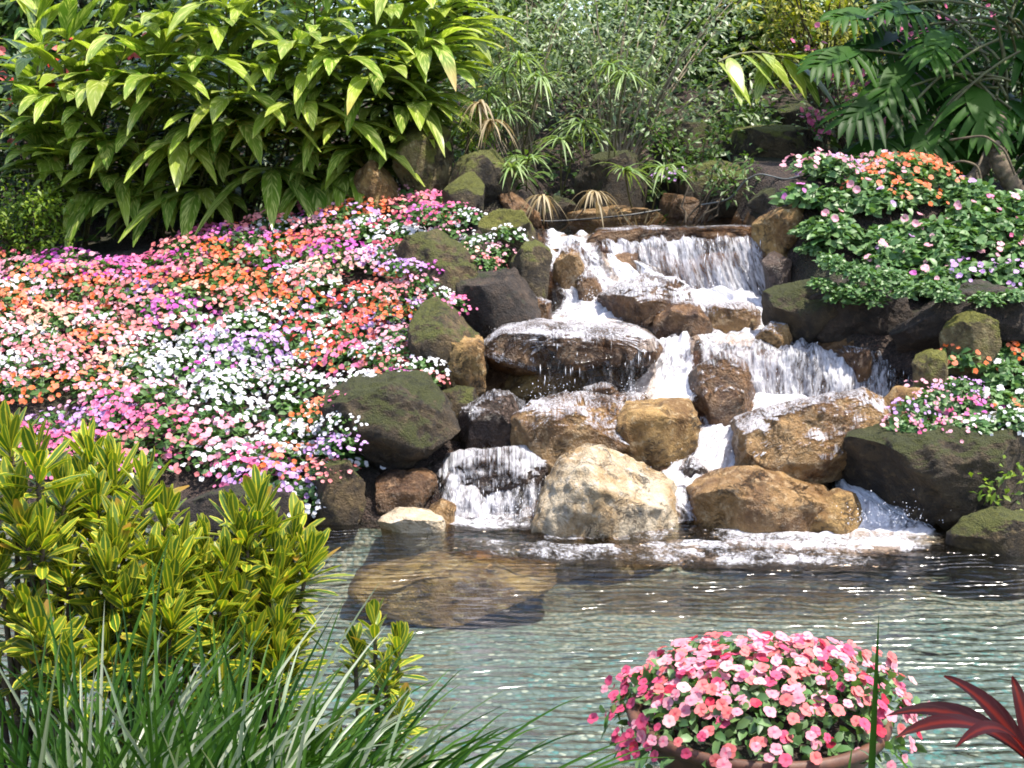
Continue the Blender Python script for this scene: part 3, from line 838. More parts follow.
patch("rapids", [[(825, 470, 9.05), (862, 462, 9.05)], [(832, 490, 8.75), (878, 482, 8.75)], [(850, 505, 8.55), (900, 500, 8.55)], [(820, 528, 8.35), (945, 528, 8.35)], [(735, 540, 8.2), (952, 548, 8.1)]],
      70, 80, 0.03, (7, 11), 'froth', 0.88, 6, (6, 0))
patch("rapids", [[(655, 478, 8.85), (712, 474, 8.85)], [(660, 500, 8.65), (712, 498, 8.65)], [(672, 522, 8.5), (720, 522, 8.5)]], 40, 40, 0.03, (7, 11), 'froth', 0.64, 5)


def foam_raft(pts, aer=0.66, nu=40, nv=80):
    """aerated water spreading flat on the pond from the foot of a fall; pts = (back row, front row) pixels on the water plane"""
    rows = []
    for r in pts:
        rr = []
        for px, py in r:
            b = (CY - py) / F; dz = -sp + b * cp; dy = cp + b * sp
            rr.append((px, py, (CAMZ - 0.012) / -dz * dy))
        rows.append(rr)
    patch("pond_foam", rows, nu, nv, 0.012, (9, 9), 'froth', aer, 6, (0, 3))


foam_raft([[(430, 513), (548, 513)], [(432, 522), (545, 522)], [(448, 531), (540, 531)]], 0.68)
foam_raft([[(690, 528), (815, 530), (950, 534)], [(690, 538), (815, 542), (955, 545)], [(720, 550), (820, 556), (945, 554)]], 0.70)
foam_raft([[(520, 528), (700, 528)], [(525, 536), (690, 536)], [(545, 543), (680, 543)]], 0.52)
foam_raft([[(450, 536), (600, 545), (700, 545)], [(450, 545), (600, 556), (720, 556)], [(470, 558), (600, 566), (720, 568)]], 0.52)  # froth spread wider, its white also lightening the rocks' dark reflection
foam_raft([[(600, 540), (760, 540), (900, 548)], [(610, 552), (760, 556), (900, 560)], [(625, 566), (760, 570), (880, 572)]], 0.60)  # likewise part foam, part whitening painted over the dark reflection band

# loose strands and drops thrown off the falls
OCT_V = np.array([[1, 0, 0], [-1, 0, 0], [0, 1, 0], [0, -1, 0], [0, 0, 1], [0, 0, -1.0]])
OCT_F = np.array([[0, 2, 4], [2, 1, 4], [1, 3, 4], [3, 0, 4], [2, 0, 5], [1, 2, 5], [3, 1, 5], [0, 3, 5]])


def drops(mb, c, sz):
    c = np.asarray(c); N = len(c)
    v = c[:, None] + OCT_V[None] * sz[:, None]
    mb.add(v, t=(np.arange(N) * 6)[:, None, None] + OCT_F[None])


mb = MB()
for S, n, ln in ((FA, 160, .05), (FD, 40, .05), (FF, 150, .04), (FH, 30, .03), (FI, 130, .03)):
    i = R.randint(int(S.shape[0] * .3), S.shape[0], n); j = R.randint(0, S.shape[1], n)
    c = S[i, j] + np.stack([R.randn(n) * .01, -np.abs(R.randn(n)) * .035, R.randn(n) * .02], -1)
    r = 0.0015 + 0.0022 * R.rand(n) ** 2
    drops(mb, c, np.stack([r, r, r + ln * R.rand(n) ** 2], -1))
for (px, py, Y, n, s) in ((690, 296, 11.0, 260, .25), (520, 512, 8.6, 200, .14), (800, 410, 9.65, 300, .3), (650, 396, 9.5, 200, .14), (880, 520, 8.35, 260, .16), (700, 470, 9.0, 120, .1), (600, 305, 10.8, 160, .12), (560, 398, 9.5, 90, .15)):
    c = P(px, py, Y) + np.stack([R.randn(n) * s, -np.abs(R.randn(n)) * .07, np.abs(R.randn(n)) * .06], -1)
    r = 0.0015 + 0.003 * R.rand(n) ** 2
    drops(mb, c, np.stack([r, r, r * (1 + R.rand(n))], -1))
tag(link("water_spray", mb.mesh("water_spray", M['drop'])), "loose white drops thrown off the falling water", "spray", kind="stuff")

# ------------------------------------------------------------------ impatiens beds
NVAR = 6
FOL, BLO = {}, {}


def dome_pts(n, r, h):
    a = R.rand(n) * 6.283; q = np.sqrt(R.rand(n))
    p = np.stack([np.cos(a) * q * r, np.sin(a) * q * r, h * np.sqrt(np.maximum(0, 1 - (q * .95) ** 2))], -1)
    nn = nrm(np.stack([p[:, 0] / r ** 2, p[:, 1] / r ** 2, p[:, 2] / h ** 2 + 1e-3], -1))
    return p, nn


def foliage_mesh(mat, n, r, h, L=0.055):
    mb = MB()
    p, nn = dome_pts(n, r, h)
    p = p * (0.55 + 0.45 * R.rand(n, 1) ** .5)
    d = nn * 0.5 + np.stack([np.cos(R.rand(n) * 6.3), np.sin(R.rand(n) * 6.3), R.randn(n) * .25], -1) * 0.9
    leaves(mb, p, d, L * (0.7 + .6 * R.rand(n)), L * .58, droop=.25, fold=.25, nu=4, prof='leaf', up=nrm(nn + R.randn(n, 3) * .3))
    return mb.mesh("foliage", M[mat])


def blossom_mesh(mat, n, r, h, fr=0.0165):
    mb = MB()
    p, nn = dome_pts(n, r, h)
    p = p * (0.97 + 0.16 * R.rand(n, 1))
    f = nrm(nn * .7 + np.array([0.05, -0.35, .35]) + R.randn(n, 3) * .28)
    flowers(mb, p, f, fr * (0.6 + .65 * R.rand(n)), .1 + .5 * R.rand(n) ** 2)
    return mb.mesh("blossoms", PET[mat])


for kd, (mt, n, L) in {'thin': ('impleaf', 110, .05), 'full': ('impleaf2', 190, .065)}.items():
    FOL[kd] = [foliage_mesh(mt, n, .155, .13, L) for _ in range(NVAR)]
for c in PET:
    BLO[c, 'many'] = [blossom_mesh(c, 76, .23, .145) for _ in range(4)]
    BLO[c, 'mid'] = [blossom_mesh(c, 32, .21, .15) for _ in range(3)]
    BLO[c, 'few'] = [blossom_mesh(c, 4, .15, .15, .022) for _ in range(3)]

PLANTS = []


def plant(p, colour, dens, fol, zone, group, s=1.0, fs=1.0):
    PLANTS.append(dict(p=p, c=colour, dens=dens, fol=fol, zone=zone, group=group, s=s, fs=fs))


def scatter(poly, xr, yr, sp_, fn, zoff=0.08):
    for x in np.arange(xr[0], xr[1], sp_):
        for y in np.arange(yr[0], yr[1], sp_):
            xx, yy = x + R.uniform(-.45, .45) * sp_, y + R.uniform(-.45, .45) * sp_
            z = float(ground_z(xx, yy))
            px, py = proj(xx, yy, z + zoff)
            if inpoly(px, py, poly): fn(np.array([xx, yy, z]), px, py)


def pick(d):
    ks = list(d); wts = np.array([d[k2] for k2 in ks], float)
    return ks[R.choice(len(ks), p=wts / wts.sum())]


LEFT_BED = [(-40, 262), (60, 256), (150, 248), (240, 232), (300, 216), (360, 206), (405, 198), (436, 200), (440, 232), (405, 245), (420, 268),
            (452, 300), (430, 318), (404, 312), (420, 345), (428, 378), (400, 388), (330, 398), (350, 440), (330, 470), (312, 494), (240, 488),
            (175, 470), (110, 470), (-40, 470), (-40, 420), (40, 415), (95, 418), (110, 400), (80, 386), (-40, 392)]


def left_fn(p, px, py):
    ridge = np.interp(px, [0, 150, 300, 436], [262, 248, 216, 197])
    if py < ridge + 30 and px < 350:
        zone = 'on the ridge under the ginger leaves'
        c = pick({'magenta': 3, 'hot pink': 3, 'pale pink': 2, 'orange': 2, 'salmon': 2, 'white': 1, 'crimson': 1})
    elif px > 370 and py < 262:
        zone = 'by the upper left mossy rocks'
        c = pick({'hot pink': 3, 'white': 2, 'crimson': 3, 'salmon': 2, 'pale pink': 2, 'scarlet': 1})
    elif px > 330 and py < 400:
        zone = 'above the dark mossy ledge'
        c = pick({'pale pink': 2, 'salmon': 2, 'lavender': 3, 'orange': 2, 'scarlet': 2, 'white': 2, 'magenta': 2, 'hot pink': 1})
    elif py > 400 and px < 205:
        zone = 'low on the slope above the croton'
        c = pick({'hot pink': 5, 'magenta': 2, 'salmon': 2, 'white': 2, 'lavender': 1, 'pale pink': 1})
    elif py > 400:
        zone = 'at the bottom of the flower slope'
        c = pick({'white': 5, 'salmon': 2, 'hot pink': 1, 'lavender': 2, 'orange': 1, 'pale pink': 1})
    elif px < 125:
        zone = 'at the far left of the slope'
        c = pick({'peach': 2, 'pale pink': 4, 'white': 3, 'orange': 2, 'salmon': 2, 'hot pink': .6})
    elif py < 310:
        zone = 'high on the middle slope'
        c = pick({'orange': 3, 'scarlet': 1, 'salmon': 2, 'pale pink': 3, 'white': 2, 'magenta': 1, 'lavender': 1, 'peach': 1})
    else:
        zone = 'halfway down the middle slope'
        c = pick({'white': 5, 'lavender': 2, 'pale pink': 2, 'salmon': 1, 'magenta': 1, 'scarlet': .5, 'orange': .8})
    plant(p, c, 'many' if R.rand() < .75 else 'mid', 'thin', zone, "impatiens on the left bank", R.uniform(1.1, 1.35))


scatter(LEFT_BED, (-4.9, .2), (8.7, 12.6), .25, left_fn)

# stray tufts among the upper rocks
for px, py, Y, c in [(470, 215, 11.3, 'white'), (455, 205, 11.5, 'hot pink'), (450, 228, 11.2, 'pale pink'), (478, 238, 11.0, 'white'), (495, 248, 10.9, 'pale pink'), (486, 262, 10.7, 'salmon'),
                     (508, 232, 11.0, 'white'), (440, 215, 11.3, 'crimson'), (425, 210, 11.4, 'magenta'), (462, 248, 10.9, 'peach')]:
    plant(P(px, py + 12, Y), c, 'mid', 'thin', 'among the stones at the upper right end of the bank', "impatiens on the left bank", .85)

for px, py, Y, c in [(402, 270, 10.35, 'lavender'), (420, 284, 10.3, 'pale pink'), (437, 298, 10.2, 'white'), (449, 303, 10.15, 'hot pink'), (398, 292, 10.2, 'salmon'), (418, 308, 10.1, 'lavender'), (392, 312, 10.1, 'orange'),
                     (398, 335, 9.9, 'pale pink'), (408, 352, 9.75, 'lavender'), (422, 368, 9.6, 'white'), (420, 384, 9.45, 'salmon'), (398, 380, 9.5, 'magenta'), (378, 388, 9.3, 'orange'), (378, 350, 9.8, 'white'), (386, 366, 9.6, 'salmon'),
                     (350, 400, 8.95, 'hot pink'), (346, 424, 8.75, 'white'), (338, 446, 8.65, 'lavender'), (328, 470, 8.62, 'salmon'), (360, 384, 9.2, 'white'), (330, 410, 9.0, 'orange'), (440, 262, 10.6, 'magenta'), (395, 248, 10.9, 'crimson')]:
    plant(P(px, py + 8, Y), c, 'mid' if R.rand() < .5 else 'many', 'thin', 'spilling over the dark mossy rocks', "impatiens on the left bank", .85)

RIGHT_BED = [(800, 190), (812, 166), (850, 156), (905, 152), (935, 168), (960, 190), (1060, 206), (1060, 300), (985, 302), (950, 288), (900, 285), (870, 262), (835, 258), (818, 235), (805, 215)]


def right_fn(p, px, py):
    if py < 196 and px < 940:
        if 885 < px < 926 or R.rand() < .15: c, dn = 'orange', 'mid'
        else: c, dn = pick({'lavender': 2, 'pale pink': 2, 'orange': 2}), 'mid'
        zone = 'at the top of the right green bed'
    else:
        c = pick({'pale pink': 3, 'hot pink': 2, 'lavender': 2, 'white': 1, 'magenta': 1})
        dn = 'few' if R.rand() < .42 else None
        if px > 945 and py > 250 and R.rand() < .5: c, dn = pick({'pale pink': 2, 'lavender': 2}), 'mid'
        zone = 'in the right green bed'
    plant(p, c, dn, 'full', zone, "impatiens of the right upper bed", R.uniform(1.2, 1.5))


scatter(RIGHT_BED, (2.0, 4.6), (9.7, 12.2), .25, right_fn, .1)
for px, py, Y in [(806, 232, 10.9), (812, 250, 10.8), (830, 262, 10.2), (822, 285, 10.0), (838, 300, 9.95), (850, 272, 10.0), (880, 288, 9.9), (910, 292, 9.75), (870, 300, 9.9), (945, 296, 9.6), (985, 300, 9.6), (1015, 298, 9.6), (835, 268, 10.05), (865, 278, 9.95), (895, 276, 9.95), (850, 292, 9.9), (930, 288, 9.65)]:
    plant(P(px, py + 6, Y), 'white', None, 'full', 'trailing over the dark boulders on the right', "impatiens of the right upper bed", .72)

LOW_BED = [(902, 412), (915, 385), (945, 360), (985, 345), (1060, 335), (1060, 425), (1000, 432), (950, 432), (920, 438), (898, 432)]


def low_fn(p, px, py):
    q = px - 900 + (420 - py)
    if py < 362 and px > 992: c, dn = pick({'orange': 2, 'scarlet': 1, 'pale pink': 1}), 'mid'
    elif q < 95: c, dn = pick({'pale pink': 3, 'lavender': 2, 'hot pink': 2, 'magenta': 1}), 'many'
    else: c, dn = pick({'white': 3, 'pale pink': 2, 'orange': .5}), 'mid' if R.rand() < .6 else 'few'
    plant(p, c, dn, 'full', 'in the lower right bed', "impatiens of the lower right bed", R.uniform(1.0, 1.25))


scatter(LOW_BED, (2.2, 4.6), (8.5, 9.9), .19, low_fn, .12)
for px, py, Y, c in [(905, 428, 8.55, 'pale pink'), (925, 432, 8.5, 'hot pink'), (915, 408, 8.7, 'lavender'), (950, 428, 8.5, 'pale pink'), (980, 424, 8.5, 'white'), (1012, 420, 8.5, 'white'), (935, 398, 8.75, 'pale pink'), (960, 385, 8.8, 'lavender')]:
    plant(P(px, py + 10, Y), c, 'mid', 'full', 'hanging over the huge mossy boulder', "impatiens of the lower right bed", .8)
plant(P(672, 182, 12.6), 'lavender', 'mid', 'thin', 'alone beside the mossy boulder at the top pool', "impatiens of the lower right bed", .9)

pos = np.array([q['p'] for q in PLANTS])
ppx = np.array([proj(*q) for q in pos])
short = {'hot pink': 'hot-pink', 'pale pink': 'pale-pink'}
for i, q in enumerate(PLANTS):
    d = np.linalg.norm(pos - pos[i], axis=1); d[i] = 9
    dx = ppx[:, 0] - ppx[i, 0]
    nl = min((j for j in range(len(PLANTS)) if dx[j] < -4 and d[j] < .6), key=lambda j: d[j], default=None)
    nr = min((j for j in range(len(PLANTS)) if dx[j] > 4 and d[j] < .6), key=lambda j: d[j], default=None)
    nm = lambda j: 'leafy' if PLANTS[j]['dens'] is None else short.get(PLANTS[j]['c'], PLANTS[j]['c'])
    head = {'many': '%s impatiens', 'mid': '%s impatiens', 'few': 'leafy impatiens with few %s blooms', None: 'leafy impatiens'}[q['dens']]
    lab = head % short.get(q['c'], q['c']) if '%' in head else head
    lab += ' ' + q['zone']
    if nl is not None and len(lab.split()) < 13: lab += ', %s one left' % nm(nl)
    if nr is not None and len(lab.split()) < 14: lab += ', %s right' % nm(nr)
    t = thing("impatiens_plant", lab, "flowering plant", q['p'], q['group'])
    t.rotation_euler = (R.uniform(.05, .3), R.uniform(-.1, .1), R.uniform(-.7, .7))
    s = q['s']; t.scale = (s, s, s * R.uniform(.85, 1.15))
    link("foliage", FOL[q['fol']][R.randint(NVAR)], parent=t)
    if q['dens']:
        lst = BLO[q['c'], q['dens']]
        link("blossoms", lst[R.randint(len(lst))], parent=t)

# ------------------------------------------------------------------ planter in the pond
pc = np.array([0.93, 5.05, 0.0])
t = thing("flower_planter", "brown bowl of pink impatiens standing in the pond", "planter", pc)


def lathe(mb, prof, c, n=64):
    th = np.linspace(0, 2 * np.pi, n, endpoint=False)
    v = np.array([[[r * math.cos(a), r * math.sin(a), z] for a in th] for r, z in prof]) + c
    m = len(prof)
    i, j = np.meshgrid(np.arange(m - 1), np.arange(n), indexing='ij')
    q = np.stack([i * n + j, i * n + (j + 1) % n, (i + 1) * n + (j + 1) % n, (i + 1) * n + j], -1).reshape(-1, 4)
    mb.add(v, q=q)


mb = MB(); lathe(mb, [(0.0, -.10), (.22, -.10), (.30, -.05), (.40, .05), (.465, .15), (.475, .19), (.47, .2)], pc); bowl = part("bowl", mb, M['bowl'], t)
mb = MB(); lathe(mb, [(.462, .165), (.488, .172), (.495, .19), (.488, .212), (.47, .216), (.445, .205), (.44, .17)], pc)
o = link("rim", mb.mesh("rim", M['bowl'], pc), parent=bowl)
mb = MB(); lathe(mb, [(.452, .17), (.3, .19), (.1, .2), (0, .2)], pc); part("soil", mb, M['soil'], t)


def dome2(n, r=.60, h=.29, z0=.13):
    a = R.rand(n) * 6.283; q = R.rand(n) ** .55
    lump = 1 + .10 * np.sin(a * 3 + 1) + .06 * np.sin(a * 7)
    p = np.stack([np.cos(a) * q * r * lump, np.sin(a) * q * r * .85 * lump, z0 + h * np.sqrt(np.maximum(0, 1 - q ** 2.2)) * (1 + .16 * np.cos(a - .3) * q) - .06 * q ** 5], -1)
    nn = nrm(np.stack([p[:, 0] / r ** 2, p[:, 1] / r ** 2, (p[:, 2] - z0) / h ** 2 * .5 + .15], -1))
    return p, nn


p, nn = dome2(1500)
mb = MB()
leaves(mb, pc + p * (.80 + .18 * R.rand(1500, 1)), nn * .6 + R.randn(1500, 3) * .6, .05 + .025 * R.rand(1500), .034, droop=.3, nu=4, up=nrm(nn + R.randn(1500, 3) * .3))
part("foliage", mb, M['impleaf2'], t)
p, nn = dome2(600)
p = p * (.96 + .13 * R.rand(600, 1))
ff = nrm(nn * .8 + np.array([0, -.35, .25]) + R.randn(600, 3) * .25)
cols = [pick({'pale pink': 5, 'salmon': 3, 'hot pink': 1.6, 'crimson': .5, 'peach': .5}) for _ in range(600)]
cols = ['hot pink' if (p[i, 0] < -.42 and R.rand() < .6) else cols[i] for i in range(600)]
order = np.argsort(p[:, 1] - .5 * p[:, 2])
BL1 = {}
for c in ('pale pink', 'salmon', 'hot pink', 'crimson', 'peach'):
    BL1[c] = []
    for v_ in range(3):
        mb = MB(); flowers(mb, [[0, 0, 0]], [[0, 0, 1]], .022, .22); BL1[c].append(mb.mesh("blossom", POT[c]))
for i in order[:100]:
    o = link("blossom", BL1[cols[i]][R.randint(3)], p[i], t)
    o.rotation_mode = 'QUATERNION'
    o.rotation_quaternion = Vector(ff[i]).to_track_quat('Z', 'Y')
    s = R.uniform(.8, 1.2); o.scale = (s, s, s)
mbs = {}
for i in order[100:]:
    mbs.setdefault(cols[i], MB()); flowers(mbs[cols[i]], [pc + p[i]], [ff[i]], .022 * R.uniform(.8, 1.2), .22)
big = MB(); names = list(mbs); mi = []
for k2 in names:
    m = mbs[k2]
    big.add(np.concatenate(m.v), q=np.concatenate(m.q), l=np.concatenate(m.l)); mi += [names.index(k2)] * sum(len(x) for x in m.q)
me = big.mesh("blossoms", POT[names[0]], pc)
for k2 in names[1:]: me.materials.append(POT[k2])
me.polygons.foreach_set("material_index", np.array(mi, np.int32))
o = link("blossoms", me, parent=t); o["kind"] = "stuff"

# ------------------------------------------------------------------ shell ginger
def ginger(label, base, tips, nl=14, L=.84, name="ginger_plant", mat='ginger', group="variegated ginger clumps"):
    base = np.array(base)
    t = thing(name, label, "shrub", base, group)
    ms, ml = MB(), MB()
    for tip in tips:
        tip = np.asarray(tip)
        b = base + np.array([R.uniform(-.35, .35), R.uniform(-.25, .25), 0])
        ctrl = b * .45 + tip * .55 + np.array([0, 0, .55 * np.linalg.norm(tip - b) * .5])
        pts = bez(b, ctrl, tip, 14)
        tube(ms, pts, np.linspace(.016, .006, 14), 6)
        out = nrm((tip - b) * np.array([1, 1, 0]) + np.array([0, -.6, 0]) + R.randn(3) * .2)
        for k2 in range(nl):
            f = .3 + .7 * (k2 + .5) / nl
            x = f * 13; i0 = min(int(x), 12)
            p = pts[i0] + (pts[i0 + 1] - pts[i0]) * (x - i0)
            tan = nrm(pts[i0 + 1] - pts[i0])
            side = nrm(np.cross(tan, [0, 0, 1.0]) + 1e-3) * (1 if k2 % 2 else -1)
            d = tan * .55 + side * R.uniform(.45, .95) + out * R.uniform(.0, .5) + np.array([0, -.25, R.uniform(-.1, .3)])
            leaves(ml, [p], [d], L * R.uniform(.5, 1.12), L * R.uniform(.15, .215), droop=R.uniform(.15, .7), fold=.2, nu=9, up=np.array([0, 0, 1.0]), wave=.03)
        leaves(ml, [pts[-1]], [tan + R.randn(3) * .2], L * .8, L * .2, droop=.5, fold=.25, nu=9)
    part("cane", ms, M['cane'], t)
    part("foliage", ml, M[mat], t)


gt = [(x, y, Y) for x, y, Y in [
    (30, 40, 12.2), (80, 25, 12.0), (60, 95, 11.7), (110, 70, 11.5), (20, 110, 12.1), (100, 130, 11.7), (40, 160, 12.0),
    (130, -20, 12.4), (170, 20, 11.8), (150, 90, 11.4), (200, 60, 11.3), (170, 140, 11.5), (120, 175, 11.8), (210, -30, 12.4), (90, 195, 11.8),
    (240, 20, 11.6), (250, 80, 11.2), (230, 125, 11.4), (285, 50, 11.3), (270, -30, 12.2), (210, 185, 11.7), (150, 200, 11.8),
    (310, 0, 11.8), (330, 70, 11.4), (300, 110, 11.4), (350, -40, 12.2), (370, 30, 11.6), (280, 160, 11.6), (310, 190, 11.8), (340, 130, 11.5),
    (400, -10, 12.0), (420, 40, 11.7), (390, 80, 11.5), (410, 110, 11.7), (370, 140, 11.7), (440, 0, 12.2), (430, 70, 12.0), (400, 140, 12.0), (350, 170, 11.9), (450, 40, 12.4)]]
groups = [("variegated ginger clump at the left edge of the picture", (55, 255), gt[:8]), ("variegated ginger clump rising above the lilac and orange ridge flowers", (150, 252), gt[8:15]),
          ("tallest variegated ginger clump in the middle of its row", (220, 250), gt[15:22]), ("variegated ginger clump arching over the pink ridge flowers", (290, 240), gt[22:30]),
          ("rightmost variegated ginger clump leaning over the mossy rocks", (350, 215), gt[30:])]
for lab, (bx, by), tl in groups:
    b = P(bx, by, 13.3); b[2] = ground_z(b[0], b[1])
    ginger(lab, b, [P(q[0] + dx_ + R.uniform(-15, 15), q[1] + dy_ + R.uniform(-14, 14), q[2] + .9 + dY_) for q in tl for dx_, dy_, dY_ in ((0, 0, 0), (18, -25, .35))])


# ------------------------------------------------------------------ shrubs with stems and leaf clusters
def shrub(label, base, tips, mat, wood='wood', nl=60, cr=.22, L=.08, Wr=.4, droop=.3, sr=.012, name="shrub", cat="shrub", group=None, bloom=None, up=.3, nu=3):
    base = np.asarray(base)
    t = thing(name, label, cat, base, group)
    ms, ml = MB(), MB()
    bl = []
    for tip in tips:
        tip = np.asarray(tip)
        ctrl = base * .5 + tip * .5 + np.array([0, 0, .25 * np.linalg.norm(tip - base)]) * R.uniform(.2, 1) + R.randn(3) * .08
        pts = bez(base + R.randn(3) * np.array([.06, .06, .0]), ctrl, tip, 9)
        pts[1:-1] += R.randn(7, 3) * .015
        tube(ms, pts, np.linspace(sr, sr * .3, 9), 5)
        n = int(nl * R.uniform(.6, 1.4))
        f = R.rand(n) ** .5
        idx = np.clip((4 + 4 * f), 0, 7.99); i0 = idx.astype(int)
        c = pts[i0] + (pts[i0 + 1] - pts[i0]) * (idx - i0)[:, None]
        off = R.randn(n, 3) * cr * (.35 + .65 * f[:, None]) * np.array([1, .9, .7]) * R.uniform(.7, 1.2)
        p = c + off * .8
        d = nrm(off) * .8 + R.randn(n, 3) * .45 + np.array([0, -.1, up])
        leaves(ml, p, d, L * (.6 + .8 * R.rand(n)), L * Wr, droop=droop, fold=.2, nu=nu, up=nrm(np.array([0, -.3, 1.0]) + R.randn(n, 3) * .35))
        if bloom and R.rand() < bloom[1]:
            m = R.randint(3, 8)
            bl.append(tip + R.randn(m, 3) * cr * .5 + np.array([0, -cr * .5, 0]))
    part("trunk" if cat == "tree" else "stem", ms, M[wood], t)
    part("crown" if cat == "tree" else "foliage", ml, M[mat], t)
    if bl:
        mb = MB(); b = np.concatenate(bl)
        flowers(mb, b, np.array([0, -.8, .5]) + R.randn(len(b), 3) * .4, bloom[2], .35)
        part("blossoms", mb, PET[bloom[0]], t)
    return t


def rect_tips(n, x0, x1, y0, y1, Y0, Y1):
    return [P(R.uniform(x0, x1), R.uniform(y0, y1), R.uniform(Y0, Y1)) for _ in range(n)]


def B(px, py, Y):
    b = P(px, py, Y); b[2] = ground_z(b[0], b[1]); return b


shrub("silvery small-leaved shrub with pale fanning stems above the top pool", B(612, 190, 13.7), rect_tips(34, 570, 770, -40, 120, 13.4, 14.6), 'silver', 'palewood', 90, .20, .085, .38, sr=.014)
shrub("silvery small-leaved shrub right beside the ginger clumps", B(520, 180, 14.0), rect_tips(30, 450, 600, -50, 110, 13.6, 14.8), 'silver', 'palewood', 90, .2, .085, .38)
shrub("light green bush behind the silvery shrubs", B(600, 160, 15.3), rect_tips(30, 480, 740, -60, 70, 15, 16), 'mid', 'wood', 110, .3, .1, .45)
shrub("bright green small-leaved bush at the left end of the flower ridge", B(20, 262, 12.45), rect_tips(30, -40, 72, 185, 250, 12.0, 12.5), 'bright', 'wood', 80, .12, .05, .55)
shrub("yellow-green bush with reddish twigs at the top right", B(825, 115, 15.6), rect_tips(30, 745, 890, -40, 60, 15.2, 16.2), 'yellowleaf', 'wood', 55, .22, .12, .4, sr=.02)
shrub("pink azalea behind the lobed leaves on the right", B(850, 150, 13.6), rect_tips(22, 800, 930, 30, 130, 13.2, 14), 'mid', 'wood', 50, .14, .06, .4, bloom=('hot pink', .7, .028))
shrub("small pink azalea sprig over the wide mossy boulder", B(818, 150, 13.2), rect_tips(5, 805, 830, 95, 135, 13.0, 13.3), 'mid', 'wood', 20, .08, .05, .4, bloom=('hot pink', .95, .026))
shrub("pink flowered azalea at the top right corner", B(960, 120, 14.2), rect_tips(16, 880, 1040, -20, 60, 13.8, 14.6), 'dark', 'wood', 60, .2, .08, .4, bloom=('hot pink', .5, .03))
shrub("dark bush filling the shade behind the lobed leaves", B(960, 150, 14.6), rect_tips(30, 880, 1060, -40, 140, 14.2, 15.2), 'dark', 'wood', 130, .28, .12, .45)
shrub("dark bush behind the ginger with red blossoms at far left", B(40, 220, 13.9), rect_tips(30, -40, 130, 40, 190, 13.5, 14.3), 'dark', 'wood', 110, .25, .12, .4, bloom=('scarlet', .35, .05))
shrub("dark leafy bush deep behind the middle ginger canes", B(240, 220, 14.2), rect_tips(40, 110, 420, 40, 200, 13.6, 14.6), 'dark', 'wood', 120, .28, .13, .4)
shrub("low green bush between the dark boulder and mossy boulder at the back", B(690, 160, 13.3), rect_tips(14, 640, 730, 120, 165, 13.0, 13.4), 'mid', 'wood', 45, .12, .07, .5)
shrub("low leafy plant on the wide mossy boulder", B(700, 140, 13.9), rect_tips(12, 725, 800, 95, 135, 13.5, 14.2), 'mid', 'wood', 40, .13, .09, .5)
shrub("small bright green plant growing at the moss boulder's back", B(470, 150, 12.7), rect_tips(9, 448, 500, 112, 145, 12.5, 12.8), 'bright', 'wood', 26, .08, .09, .3)
shrub("small fern-like plant beside the purple flowers by the top pool", B(690, 205, 12.2), rect_tips(10, 690, 760, 155, 185, 12.0, 12.4), 'mid', 'wood', 24, .09, .07, .4)
shrub("bright leafy vine on the face of the huge mossy boulder", P(1000, 515, 8.2), rect_tips(9, 975, 1050, 455, 515, 8.12, 8.2), 'bright', 'wood', 12, .06, .055, .55, sr=.004, cat="vine", name="vine")
for i, (px, w_, top, Y, mt, lab) in enumerate([
        (-60, 130, -35, 17.5, 'mid', "tree beyond the far left end of the ginger row"),
        (110, 120, -60, 18.2, 'dark', "dark tree behind the left ginger clumps"),
        (270, 120, -35, 17.6, 'mid', "mid-green tree behind the tallest ginger clump"),
        (430, 110, -60, 18.0, 'bright', "bright leafed tree between ginger and silvery shrubs"),
        (570, 110, -35, 18.4, 'silver', "pale leafed tree behind the left silvery shrub"),
        (700, 110, -60, 17.8, 'mid', "mid-green tree behind the pale fanning stems"),
        (830, 110, -35, 18.3, 'bright', "bright leafed tree behind the yellow-green bush"),
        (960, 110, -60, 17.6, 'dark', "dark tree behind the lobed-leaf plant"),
        (1100, 120, -35, 18.2, 'mid', "tree beyond the right edge above the lobed leaves")]):
    shrub(lab, B(px, 120, Y), rect_tips(44, px - w_, px + w_, top, 130, Y - .8, Y + .8), mt, 'wood', 120, .42, .17, .45, sr=.05, name="tree", cat="tree", group="trees closing the back of the garden")


mb = MB()
n = 9000
ux, uy = R.uniform(-7, 8, n), R.uniform(13.0, 20, n)
keep = ~((ux > .1) & (ux < 2.1) & (uy < 13.3)); ux, uy = ux[keep], uy[keep]; n = len(ux)
leaves(mb, np.stack([ux, uy, ground_z(ux, uy) + R.uniform(.0, .25, n)], -1), R.randn(n, 3) * [1, 1, .3] + [0, -.3, .5], .1 + .1 * R.rand(n), .06, droop=.4, nu=4, up=nrm(np.array([0, -.4, 1]) + R.randn(n, 3) * .4))
tag(link("undergrowth", mb.mesh("undergrowth", M['mid'])), "low leafy ground cover on the slope between the shrubs", "ground cover", kind="stuff")


shrub("tall unseen broadleaf tree added to shade the lobed leaves at the right rear", gp(6.3, 12.6), [np.array([R.uniform(3.6, 6.4), R.uniform(11.7, 13.6), R.uniform(5.4, 6.8)]) for _ in range(26)], 'mid', 'wood', 45, .38, .17, .5, sr=.07, name="tree", cat="tree")  # out-of-view tree, added so its crown shades the philodendron


